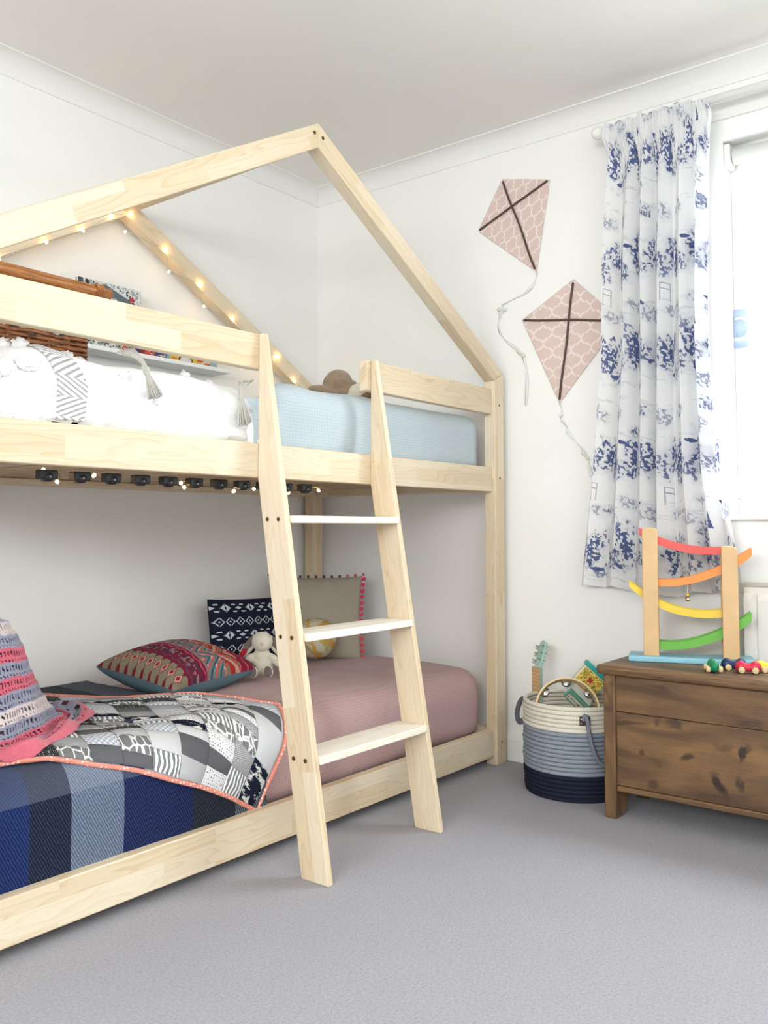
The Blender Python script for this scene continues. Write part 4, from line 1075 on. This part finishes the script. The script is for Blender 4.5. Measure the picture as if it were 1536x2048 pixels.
tr = k.n('BsdfTranslucent', {'Color': a}); mx = k.n('MixShader', {0: .30}); k.t.links.new(k.b.outputs[0], mx.inputs[1]); k.t.links.new(tr.outputs[0], mx.inputs[2])
k.t.links.new(mx.outputs[0], k.t.nodes['Material Output'].inputs[0])
grid('curtain', P, k.m, cols=C, label='white pleated curtain with a blue pastoral toile print beside the window', cat='curtain')

# ---- roller blind drawn up in the window head
rb = thing('roller_blind', (XR + .04, .05, 2.07), 'white roller blind rolled up at the head of the window', 'blind')
tube('roll', [(XR + .042, WY1 - .025, 2.105), (XR + .042, WY0 + .02, 2.105)], .027, TRIM, rb, 24)
box('blind_bracket', (XR + .010, WY1 - .020, 2.068), (XR + .072, WY1, 2.145), TRIM, rb, bev=.006)
box('blind_bracket', (XR + .010, WY0, 2.068), (XR + .072, WY0 + .018, 2.145), TRIM, rb, bev=.006)
box('bottom_bar', (XR + .062, WY0 + .025, 2.062), (XR + .070, WY1 - .03, 2.082), TRIM, rb, bev=.003)
# ---- round pale blue ornament hanging at the pane
orn = thing('window_ornament', (XR + .075, .86, 1.53), 'round pale blue disc hanging against the window pane', 'ornament')
kp = NT('pale_blue_glass'); nz_ = kp.n('TexNoise', {'Vector': kp.coord(), 'Scale': 20.0}); cb_ = kp.ramp(nz_.outputs[0], [(.3, L4((216, 230, 250))), (.7, L4((226, 238, 252)))])
tl_ = kp.n('BsdfTranslucent', {'Color': cb_}); kp.set(Base_Color=cb_, Roughness=.3); mx_ = kp.n('MixShader', {0: .6}); kp.t.links.new(kp.b.outputs[0], mx_.inputs[1]); kp.t.links.new(tl_.outputs[0], mx_.inputs[2]); kp.t.links.new(mx_.outputs[0], kp.t.nodes['Material Output'].inputs[0]); PB = kp.m
Mo = Matrix.Translation((XR + .078, .868, 1.533)) @ Matrix.Rotation(R(90), 4, 'Y')
lathe('outer_ring', [(.042, -.002), (.066, -.002), (.066, .002), (.042, .002), (.042, -.002)], PB, orn, 40, Mo)
lathe('inner_disc', [(0, -.002), (.030, -.002), (.030, .002), (0, .002)], PB, orn, 32, Mo)
tube('hanging_thread', [(XR + .078, .868, 1.565), (XR + .078, .868, 2.06)], .0006, TRIM, orn, 5)
for a in (0, 2.09, 4.19): tube('spoke', [Mo @ Vector((.028 * math.cos(a + .6), .028 * math.sin(a + .6), 0)), Mo @ Vector((.044 * math.cos(a + .6), .044 * math.sin(a + .6), 0))], .002, PB, orn, 6)

# ---- radiator
rad = thing('radiator', (XR - .06, .2, .16), 'white ribbed panel radiator under the window', 'radiator')
RADM = plain('radiator_enamel', (242, 240, 236), .4, .01, 6)
RX0 = XR - .080
ys = []; prof_ = []
y = .826; pts = []
ribn = 0
while y > -.75:
    pts += [(RX0 - .004, y), (RX0 - .004, y - .020), (RX0 + .008, y - .026), (RX0 + .008, y - .036), (RX0 - .004, y - .042)]; y -= .0525
yend = y
V = []; F = []
for (x_, y_) in pts:
    for z_ in (.175, .195, .645, .665): V.append((x_ if z_ in (.195, .645) else RX0 + .002, y_, z_))
for i in range(len(pts) - 1):
    for j in range(3): F.append((i * 4 + j, (i + 1) * 4 + j, (i + 1) * 4 + j + 1, i * 4 + j + 1))
o = mk('ribbed_panel', V, F, RADM, rad, False); md = o.modifiers.new('plate', 'SOLIDIFY'); md.thickness = .006; md.offset = 0
tube('top_edge', [(RX0 + .008, .828, .690), (RX0 + .008, yend, .690)], .010, RADM, rad, 12)
box('top_rail', (RX0, yend, .655), (RX0 + .012, .828, .695), RADM, rad, bev=.004)
box('bottom_rail', (RX0, yend, .165), (RX0 + .012, .828, .20), RADM, rad, bev=.004)
box('rear_panel', (XR - .055, yend, .17), (XR - .045, .828, .695), RADM, rad, bev=.003)
box('side_cover', (RX0 + .006, .822, .17), (XR - .045, .830, .695), RADM, rad, bev=.003)
box('wall_bracket', (XR - .048, .70, .25), (XR, .73, .60), RADM, rad); box('wall_bracket', (XR - .048, -.55, .25), (XR, -.52, .60), RADM, rad)
tube('pipe', [(XR - .07, .78, .0), (XR - .07, .78, .18)], .008, RADM, rad, 10)

# ================================================================== THE WOODEN CHEST
def oak(name='dark_waxed_oak', knots=None):
    k = NT(name); uv = k.n('UVMap').outputs[0]; rnd = k.n('ObjectInfo').outputs['Random']
    v = k.n('VectorMath', {0: uv, 1: k.n('CombineXYZ', {0: k.math('MULTIPLY', rnd, 9), 1: k.math('MULTIPLY', rnd, 4)}).outputs[0]}, operation='ADD').outputs[0]
    wp = k.n('TexNoise', {'Vector': k.map(v, (3.0, 11, 1)), 'Scale': 1.0, 'Detail': 4.0, 'Distortion': .9})
    fi = k.n('TexNoise', {'Vector': k.map(v, (9, 190, 1)), 'Scale': 1.0, 'Detail': 4.0})
    bl = k.n('TexNoise', {'Vector': k.map(v, (4.0, 7, 1)), 'Scale': 1.1, 'Detail': 3.0, 'Distortion': 1.5})
    c = k.ramp(wp.outputs[0], [(.30, L4((84, 60, 42))), (.5, L4((118, 88, 58))), (.68, L4((146, 110, 70)))])
    c = k.mix(k.math('MULTIPLY', fi.outputs[0], .35), c, L4((72, 52, 38)))
    dk = k.ramp(bl.outputs[0], [(.60, (0, 0, 0, 1)), (.70, (1, 1, 1, 1))])
    c = k.mix(k.math('MULTIPLY', dk, .75), c, L4((56, 38, 28)))
    if knots:
        pos = k.coord(); wn = k.n('TexNoise', {'Vector': pos, 'Scale': 34.0, 'Detail': 4.0}); wv = k.n('VectorMath', {0: wn.outputs[1], 1: (.5, .5, .5)}, operation='SUBTRACT').outputs[0]
        pw_ = k.n('VectorMath', {0: pos, 1: k.n('VectorMath', {0: wv, 1: (0, .04, .04)}, operation='MULTIPLY').outputs[0]}, operation='ADD').outputs[0]
        for (y, z, a, b, rot, st_) in knots:
            mp = k.n('Mapping', {'Vector': pw_, 'Location': (0, y, z), 'Rotation': (R(rot), 0, 0), 'Scale': (1, a, b)}, vector_type='TEXTURE').outputs[0]
            sx = k.n('SeparateXYZ', {0: mp}); d_ = k.math('SQRT', k.math('ADD', k.math('MULTIPLY', sx.outputs[1], sx.outputs[1]), k.math('MULTIPLY', sx.outputs[2], sx.outputs[2])))
            c = k.mix(k.math('MULTIPLY', k.ramp(d_, [(.45, (1, 1, 1, 1)), (1.0, (0, 0, 0, 1))]), st_), c, L4((46, 32, 26)))
    k.set(Base_Color=c, Roughness=k.ramp(fi.outputs[0], [(.3, (.38,) * 3 + (1,)), (.7, (.55,) * 3 + (1,))]))
    k.bump(k.math('ADD', fi.outputs[0], wp.outputs[0]), .25, .003)
    return k.m
KN = [(1.036, .207, .014, .008, 0, .7), (.985, .300, .010, .014, 30, .5), (.905, .214, .024, .011, -20, .85), (.745, .252, .013, .034, 20, .95), (.80, .255, .03, .012, 0, .45),
      (.812, .150, .017, .048, -33, .95), (.757, .165, .013, .024, -25, .8), (1.005, .122, .022, .020, 0, .65), (.62, .20, .03, .015, 10, .6), (.50, .16, .02, .03, 0, .7)]
OAK = oak()
OAKK = oak('dark_knotty_oak', KN)
ch = thing('wooden_chest', (2.70, .65, 0), 'dark stained wooden blanket chest with knots beneath the window', 'chest')
CY0, CY1, CZ = .12, 1.152, .457
for y0 in (CY1 - .038, CY0):
    out = [(2.550, 0), (2.550, .428), (2.862, .428), (2.862, 0), (2.800, 0)] + [(2.706 + .080 * math.cos(a), .0 + .075 * math.sin(a)) for a in np.linspace(.15, math.pi - .15, 12)] + [(2.616, 0)]
    prism('end_panel', out, 'y', y0, y0 + .038, OAK, ch, (0, 0, 1), bev=.005)
box('lid', (2.525, CY0 - .012, .428), (2.868, CY1 + .012, CZ), OAK, ch, bev=.011, grain=(0, 1, 0), seg=4)
box('front_plank', (2.558, CY0 + .038, .318), (2.580, CY1 - .038, .424), OAK, ch, bev=.002, grain=(0, 1, 0))
box('front_plank', (2.558, CY0 + .038, .100), (2.580, CY1 - .038, .3165), OAKK, ch, bev=.002, grain=(0, 1, 0))
prism('bottom_strip', [(y, z) for y, z in [(CY0 + .038, .082), (CY1 - .038, .082)]] + [(CY1 - .038, .099), (CY0 + .038, .099)], 'x', 2.553, 2.578, OAK, ch, (0, 1, 0), bev=.004)
box('back_plank', (2.836, CY0 + .038, .085), (2.856, CY1 - .038, .424), OAK, ch, bev=.002, grain=(0, 1, 0))
box('chest_floor', (2.580, CY0 + .038, .085), (2.836, CY1 - .038, .100), OAK, ch, bev=.002, grain=(0, 1, 0))
# ---- ball-run toy with four curved tracks
TO = Vector((2.640, 1.108, CZ)); td = Vector((.34, -.94, 0)).normalized(); tn = Vector((.94, .34, 0)).normalized()
def TP(a, b, z): return TO + td * a + tn * b + Vector((0, 0, z))
def tbox(name, a0, a1, b0, b1, z0, z1, mat, parent, bev=.004, arch=0):
    bm = bmesh.new(); M = frame_mat(TP((a0 + a1) / 2, (b0 + b1) / 2, (z0 + z1) / 2), td, tn, (0, 0, 1)) @ Matrix.Diagonal((a1 - a0, b1 - b0, z1 - z0, 1))
    bmesh.ops.create_cube(bm, size=1.0, matrix=M)
    if arch:
        ed = [e for e in bm.edges if all(v.co.z > TO.z + z1 - 1e-4 for v in e.verts) and abs((e.verts[0].co - e.verts[1].co).normalized().dot(tn)) > .9]
        bmesh.ops.bevel(bm, geom=ed, offset=arch, segments=5, profile=.5, affect='EDGES')
    bmesh.ops.bevel(bm, geom=[e for e in bm.edges if e.calc_face_angle(0) > .5], offset=bev, segments=2, profile=.5, affect='EDGES')
    bm.normal_update(); wood_uv(bm, (0, 0, 1)); return from_bm(name, bm, mat, parent)
toy = thing('ball_run_toy', tuple(TO), 'wooden ball run with red orange yellow and green tracks on the chest', 'toy')
BEECH = plain('beech', (222, 186, 138), .5, .05, 14, .05, 120)
tbox('base', 0, .365, 0, .112, 0, .018, plain('sky_blue_paint', (146, 202, 222), .4, .02, 20), toy, .005)
LA, RA = .046, .276                                          # left edges of the two pillars
for a0, h in ((LA, .412), (RA, .355)):
    for b0 in (.010, .082): tbox('pillar', a0, a0 + .046, b0, b0 + .018, .018, h, BEECH, toy, .0025, .014)
def toyz(u, v): return ((1312 + (u - 1303) * .063) - v) * .001525 + .018
def toya(u): return LA + .023 + (u - 1303) / 158 * (RA - LA)
def track(name, pts, mat, floor):
    f = [(toya(u), toyz(u, v0), toyz(u, v1)) for u, v0, v1 in pts]
    a = np.array(f); t = np.linspace(0, 1, 26); d = np.linspace(0, 1, len(f)); co = [np.polyfit(d, a[:, i], min(3, len(f) - 1)) for i in range(3)]
    A, Z1, Z0 = [np.polyval(c, t) for c in co]
    def wallp(nm, b0, b1, zlo, zhi, m):
        V = []; F = []
        for i in range(26):
            V += [TP(A[i], b0, zlo[i]), TP(A[i], b1, zlo[i]), TP(A[i], b1, zhi[i]), TP(A[i], b0, zhi[i])]
        for i in range(25):
            for j in range(4): F.append((i * 4 + j, (i + 1) * 4 + j, (i + 1) * 4 + (j + 1) % 4, i * 4 + (j + 1) % 4))
        F += [(0, 1, 2, 3), (103, 102, 101, 100)]
        o = mk(nm, V, F, m, toy); return o
    wallp('track_side', .031, .038, Z0, Z1, mat); wallp('track_side', .080, .087, Z0, Z1, mat)
    wallp('track_floor', .038, .080, Z0 + .003, Z0 + .012, floor)
TK = {n: plain('paint_' + n, c, .42, .03, 20) for n, c in dict(red=(226, 90, 84), orange=(244, 152, 76), yellow=(240, 208, 74), green=(112, 186, 74)).items()}
FLO = plain('reddish_beech', (190, 116, 88), .6, .06, 40)
track('red', [(1281, 1052, 1067), (1320, 1073, 1089.5), (1379, 1093, 1109), (1446, 1101, 1115)], TK['red'], FLO)
track('orange', [(1318, 1159, 1173), (1379, 1158, 1172), (1445, 1139, 1157), (1481, 1119, 1137), (1506, 1106, 1121)], TK['orange'], TK['orange'])
track('yellow', [(1258, 1160, 1172), (1287, 1178, 1195), (1318, 1201, 1217), (1377, 1222, 1237), (1444, 1226, 1241)], TK['yellow'], TK['yellow'])
track('green', [(1316, 1284, 1300), (1377, 1284, 1300), (1444, 1266, 1285), (1479, 1245, 1265), (1503, 1233, 1249)], TK['green'], FLO)
ba = toya(1378); bz0 = toyz(1378, 1172)
tube('bell_string', [TP(ba, .06, bz0), TP(ba, .055, bz0 - .03)], .0012, plain('white_string', (238, 236, 228), .8), toy, 6)
from_bm('bell_bead', sphere_bm([(TP(ba, .055, bz0 - .034), (.005, .005, .005), 0)], 2), TK['yellow'], toy, True)
lathe('bell', [(0, .008), (.005, .008), (.0075, .003), (.0078, 0), (.0085, -.001), (.0078, -.002), (.007, -.006), (0, -.0085)], CHROME, toy, 20, Matrix.Translation(TP(ba, .055, bz0 - .047)))

# ---- small wooden toy cars
PEG = plain('bare_wood_peg', (228, 202, 158), .6, .06, 60)
def toycar(loc, ang, rgb, nm, label):
    root = thing('toy_car', loc, label, 'toy car', 'wooden toy cars on the chest'); root.rotation_euler = (0, 0, 0)
    M = Matrix.Translation(loc) @ Matrix.Rotation(ang, 4, 'Z')
    def e(c, r): return (M @ Vector(c), r, Matrix.Rotation(ang, 4, 'Z'))
    blob('body', [e((-.019, 0, .018), (.016, .0135, .0165)), e((.019, 0, .018), (.016, .0135, .0165)), e((0, 0, .0155), (.022, .0125, .0125))], plain('paint_car_' + nm, rgb, .35, .04, 30), root, .0022, 2)
    for sx in (-.018, .018):
        for sy in (-1, 1):
            lathe('wheel', [(0, 0), (.0080, 0), (.0088, .0015), (.0088, .009), (.0080, .0105), (0, .0108)], PEG, root, 18,
                  M @ Matrix.Translation((sx, sy * .0115, .0095)) @ Matrix.Rotation(R(-90) * sy, 4, 'X'))
toycar((2.603, .838, CZ), R(28), (18, 132, 84), 'green', 'small green wooden toy car at the front of the chest lid')
toycar((2.668, .800, CZ), R(-62), (34, 52, 92), 'navy', 'small navy wooden toy car between the green and red cars')
toycar((2.640, .752, CZ), R(-70), (206, 44, 72), 'red', 'small red wooden toy car between the navy and yellow cars')
toycar((2.690, .715, CZ), R(-40), (238, 220, 72), 'yellow', 'small yellow wooden toy car next to the red one')

# ================================================================== ROPE BASKET
BC = Vector((2.764, 1.351, 0)); BR_ = .1715
bk = thing('rope_basket', tuple(BC), 'round coiled rope basket in cream grey and navy full of toys', 'basket')
def rope(name, rgb):
    k = NT(name); v = k.coord()
    w = k.n('TexWave', {'Vector': v, 'Scale': 60.0, 'Distortion': 2.0, 'Detail': 1.0}, bands_direction='DIAGONAL'); nz = k.n('TexNoise', {'Vector': v, 'Scale': 260.0, 'Detail': 3.0})
    c = lin(rgb); k.set(Base_Color=k.mix(k.math('MULTIPLY', nz.outputs[0], .6), tuple(c) + (1,), tuple(c * .72) + (1,)), Roughness=.95)
    k.b.inputs['Specular IOR Level'].default_value = .1
    k.bump(k.math('ADD', w.outputs[0], nz.outputs[0]), .35, .002); return k.m
RC, RG, RN = rope('cream_rope', (236, 230, 214)), rope('grey_rope', (152, 160, 172)), rope('navy_rope', (40, 44, 62))
cp = .0136; nrow = 22
for i in range(nrow):
    z = .0068 + i * cp; m = RN if z < .086 else (RG if z < .214 else RC)
    rr = BR_ - .0068 - .004 * max(0, (3 - i)) / 3 + .0015 * math.sin(i * 1.7) - (.002 if m is RN else 0)
    V, F = tube_geo([(BC.x + rr * math.cos(a), BC.y + rr * math.sin(a), z) for a in np.linspace(0, 2 * math.pi, 72, endpoint=False)], .0072, 8, True)
    mk('rope_coil', V, F, m, bk, True)
lathe('basket_base', [(0, .001), (BR_ - .012, .001), (BR_ - .012, .008), (0, .008)], RN, bk, 48, Matrix.Translation(BC))
GH = plain('grey_cotton_handle', (126, 130, 142), .95, .08, 200, .3, 300)
LEA = plain('brown_leather', (74, 56, 46), .55, .15, 60, .2, 200)
def onb(a, z, r=0.0): return BC + Vector(((BR_ + r) * math.cos(a), (BR_ + r) * math.sin(a), z))
# front handle: rope loop hanging from a studded leather patch
fa = math.atan2(1.240 - BC.y, 2.615 - BC.x)
ptsA = [onb(fa - .03, .262, .006), onb(fa - .01, .278, .012), onb(fa + .03, .262, .012), onb(fa + .06, .225, .010), onb(fa + .11, .180, .012), onb(fa + .20, .140, .014), onb(fa + .34, .122, .014), onb(fa + .50, .135, .012), onb(fa + .60, .175, .012), onb(fa + .66, .225, .010), onb(fa + .69, .262, .010), onb(fa + .72, .278, .010), onb(fa + .74, .262, .006)]
tube('handle', spline(ptsA, 6), .0066, GH, bk, 8)
for a_ in (fa + .0, fa + .71):
    V = []
    for r_ in (.0005, .0035):
        for (da, z) in ((-.10, .245), (.10, .245), (.10, .272), (-.10, .272)): V.append(onb(a_ + da, z, r_))
    mk('leather_patch', V, [(0, 1, 2, 3), (7, 6, 5, 4), (0, 4, 5, 1), (1, 5, 6, 2), (2, 6, 7, 3), (3, 7, 4, 0)], LEA, bk)
    for z in (.252, .265): from_bm('stud', sphere_bm([(onb(a_ - .068, z, .0042), (.0036, .0036, .0036), 0)], 2), CHROME, bk, True)
la = math.atan2(1.52 - BC.y, 2.72 - BC.x)
ptsB = [onb(la - .02, .285, .004), onb(la - .02, .270, .016), onb(la + .02, .240, .024), onb(la + .04, .215, .022), onb(la + .06, .205, .012), onb(la + .06, .215, .002)]
tube('handle', spline(ptsB, 6), .0085, plain('charcoal_handle', (92, 94, 100), .95, .08, 200, .3, 300), bk, 8)

# ---- toys inside the basket
# toy guitar
TEAL = plain('mint_lacquer', (168, 202, 190), .35, .03, 20)
FRB = plain('fretboard_wood', (196, 156, 112), .5, .1, 60)
uk = thing('toy_guitar', (2.81, 1.475, .01), 'mint green toy guitar standing neck-up in the rope basket', 'guitar')
box('neck', (2.801, 1.498, .14), (2.822, 1.530, .383), TEAL, uk, bev=.005)
box('fretboard', (2.797, 1.499, .14), (2.8012, 1.529, .381), FRB, uk, bev=.001)
fr0 = None
for i in range(16):
    z = .376 - i * .0125
    if fr0 is None: fr0 = tube('fret', [(2.7968, 1.500, 0), (2.7968, 1.528, .006)], .0008, plain('fret_metal', (150, 128, 92), .5), uk, 6); fr0.location = (0, 0, z)
    else: place(fr0, (0, 0, z), parent=uk)
Mh = Matrix.Translation((2.805, 1.514, .380)) @ Matrix.Rotation(R(29), 4, 'Y') @ Matrix.Rotation(R(-25), 4, 'Z')
bm = bmesh.new(); outl = [(-.011, 0), (-.018, .018), (-.019, .075), (-.013, .096), (0, .104), (.013, .096), (.019, .075), (.018, .018), (.011, 0)]
va = [bm.verts.new(Mh @ Vector((0, y, z))) for y, z in outl]; vb_ = [bm.verts.new(Mh @ Vector((.014, y, z))) for y, z in outl]
bm.faces.new(va); bm.faces.new(vb_[::-1]); n_ = len(outl)
for i in range(n_): bm.faces.new((va[i], vb_[i], vb_[(i + 1) % n_], va[(i + 1) % n_]))
bmesh.ops.recalc_face_normals(bm, faces=bm.faces[:]); bmesh.ops.bevel(bm, geom=[e for e in bm.edges if e.calc_face_angle(0) > 1], offset=.0025, segments=2, affect='EDGES', profile=.5)
from_bm('headstock', bm, TEAL, uk)
IVO = plain('ivory_button', (206, 206, 184), .4, .04)
for sy in (-1, 1):
    for z in (.026, .052, .078):
        lathe('tuning_post', [(0, 0), (.0032, 0), (.0026, .004), (.0026, .012), (.0034, .013), (0, .014)], CHROME, uk, 12, Mh @ Matrix.Translation((0, sy * .014, z)) @ Matrix.Rotation(R(-90), 4, 'Y'))
        tube('tuner_shaft', [Mh @ Vector((.008, sy * .020, z)), Mh @ Vector((.008, sy * .032, z))], .0018, CHROME, uk, 8)
        from_bm('tuner_button', sphere_bm([(Mh @ Vector((.008, sy * .036, z)), (.003, .0065, .006), 0)], 2), IVO, uk, True)
outl = [(1.514 + q[0], q[1]) for q in [(-.02, .165), (-.05, .155), (-.062, .125), (-.05, .098), (-.07, .07), (-.072, .035), (-.045, .010), (0, .008), (.02, .012), (.03, .04), (.03, .10), (.025, .15), (.02, .165)]]
prism('guitar_body', outl, 'x', 2.795, 2.840, TEAL, uk, bev=.006)
# tambourine
tnv = Vector((-.86, -.50, .42)).normalized(); TC = Vector((2.712, 1.352, .266))
Mt = frame_mat(TC, Vector((.50, -.86, 0)), tnv.cross(Vector((.50, -.86, 0))), tnv)
tb = thing('tambourine', tuple(TC - Vector((0, 0, .1))), 'wooden tambourine with silver jingles standing in the rope basket', 'tambourine')
WD = plain('birch_hoop', (236, 208, 160), .5, .05, 40)
lathe('hoop', [(.099, -.020), (.1045, -.020), (.1045, .020), (.099, .020), (.099, -.020)], WD, tb, 64, Mt, smooth=False)
for i in range(7):
    a = math.pi / 2 + 2 * math.pi * i / 7
    for s_ in (-1, 1):
        lathe('jingle', [(0, .0035), (.006, .003), (.009, .0006), (.0165, 0), (.0165, -.0006), (.009, 0), (0, .0028)], CHROME, tb, 24,
              Mt @ Matrix.Rotation(a, 4, 'Z') @ Matrix.Translation((.0935, 0, s_ * .0025)) @ (Matrix.Rotation(R(180), 4, 'X') if s_ < 0 else Matrix()) @ Matrix.Rotation(R(22), 4, 'Y'))
    tube('jingle_pin', [Mt @ (Matrix.Rotation(a, 4, 'Z') @ Vector((.0935, 0, -.012))), Mt @ (Matrix.Rotation(a, 4, 'Z') @ Vector((.0935, 0, .012)))], .0012, CHROME, tb, 6)
# toy accordion: teal and white box with a lettered plate
ex = (Vector((.616, -.788, 0)) * .70 + Vector((0, 0, -.71))).normalized()
pn = (Vector((-.788, -.616, 0)) * .80 + (Vector((-.616, .788, 0)) * .7 + Vector((0, 0, -.7))) * .55); pn = (pn - ex * pn.dot(ex)).normalized()
qn = pn.cross(ex); qn = qn if qn.z > 0 else -qn
ac = thing('toy_accordion', (2.80, 1.345, .23), 'teal and white toy accordion with a lettered plate inside the tambourine hoop', 'toy')
def obox(name, c, s, mat, par, bev=.002):
    bm = bmesh.new(); bmesh.ops.create_cube(bm, size=1.0, matrix=frame_mat(c, ex, qn, pn) @ Matrix.Diagonal(tuple(s) + (1,)))
    bmesh.ops.bevel(bm, geom=bm.edges[:], offset=bev, segments=2, profile=.5, affect='EDGES'); return from_bm(name, bm, mat, par)
TE = plain('teal_plastic', (40, 160, 156), .35, .04, 30); WHP = plain('white_plastic', (222, 226, 220), .4, .03, 30); MINTP = plain('mint_plastic', (108, 172, 152), .4, .04, 30)
A0 = Vector((2.797, 1.352, .300))
obox('end_block', A0 + pn * .030, (.088, .034, .020), MINTP, ac)
obox('bellows', A0 - pn * .0, (.086, .032, .040), WHP, ac)
for i in range(5): obox('bellows_pleat', A0 - pn * (.016 - i * .008), (.089, .035, .003), WHP, ac, .001)
obox('end_block', A0 - pn * .032, (.088, .036, .024), TE, ac)
PLM = painted('lettered_plate', .5, 100, 0)
nx_, ny_ = 120, 40; u, v = np.meshgrid(np.linspace(-1, 1, nx_), np.linspace(-1, 1, ny_), indexing='ij')
Cp = np.broadcast_to(lin((206, 206, 188)), u.shape + (3,)).copy()
Cp[(np.abs(u) > .95) | (np.abs(v) > .86)] = lin((66, 58, 46)); Cp[((np.abs(u) > .91) & (np.abs(u) < .93)) | ((np.abs(v) > .70) & (np.abs(v) < .78))] = lin((170, 148, 84))
scr_ = fbm(u * 22 + 40, v * 3 + 9, 8, 2); Cp[(np.abs(v) < .26) & (np.abs(u) < .62) & (scr_ > .56)] = lin((60, 58, 62)); Cp[(np.abs(u) > .72) & (np.abs(u) < .88) & (np.abs(v) < .6) & (fbm(u * 30, v * 6, 3, 2) > .5)] = lin((56, 52, 48))
Pl = np.array(A0 + pn * .0405) + u[..., None] * np.array(ex) * .040 + v[..., None] * np.array(qn) * .0135
grid('name_plate', Pl, PLM, ac, cols=Cp, thick=.001, off=1.0)
# printed music box with a teal lid
mb = thing('music_box', (2.865, 1.315, .2), 'yellow printed toy tin with a teal lid leaning in the rope basket', 'toy box')
MBc = Vector((2.845, 1.330, .352)); ex2 = (Vector((.45, -.89, 0)) * .74 + Vector((0, 0, -.67))).normalized(); pn2 = Vector((-.80, -.45, .06)); pn2 = (pn2 - ex2 * pn2.dot(ex2)).normalized(); qn2 = pn2.cross(ex2); qn2 = qn2 if qn2.z > 0 else -qn2
ex, qn, pn = ex2, qn2, pn2
obox('tin_body', MBc - qn2 * .010, (.094, .075, .05), plain('cream_tin', (226, 222, 196), .4, .03, 30), mb, .006)
u, v = np.meshgrid(np.linspace(-1, 1, 110), np.linspace(-1, 1, 80), indexing='ij')
Cp = np.broadcast_to(lin((232, 204, 88)), u.shape + (3,)).copy(); n_ = fbm(u * 6 + 9, v * 6, 14, 3); n2 = fbm(u * 9, v * 9, 24, 2)
Cp[n_ > .58] = lin((206, 152, 50)); Cp[n2 > .62] = lin((122, 138, 64)); Cp[n2 < .30] = lin((244, 226, 140)); Cp[np.hypot(u * 1.3, v - .2) < .28 + .08 * np.cos(6 * np.arctan2(v - .2, u))] = lin((182, 56, 44)); Cp[np.hypot(u - .6, v + .6) < .2] = lin((212, 96, 60)); Cp[(v < -.84)] = lin((214, 120, 90))
Pl = np.array(MBc - qn2 * .010 + pn2 * .0256) + u[..., None] * np.array(ex2) * .042 + v[..., None] * np.array(qn2) * .033
grid('printed_front', Pl, PLM, mb, cols=Cp, thick=.0008, off=1.0)
obox('lid', MBc + qn2 * .034, (.104, .016, .058), TE, mb, .003)
obox('lid_top', MBc + qn2 * .0435, (.090, .004, .046), plain('clear_window_plastic', (206, 218, 210), .25, .02), mb, .001)
# soft toy bag at the bottom that the smaller toys rest on
rounded_box('toy_bag', (2.665, 1.255, .009), (2.790, 1.442, .165), .05, plain('grey_felt_bag', (120, 120, 124), .95, .08, 60), res=.02, disp=lambda P: .006 * snoise(P, 20, 2),
            label='grey felt bag at the bottom of the rope basket', cat='bag')
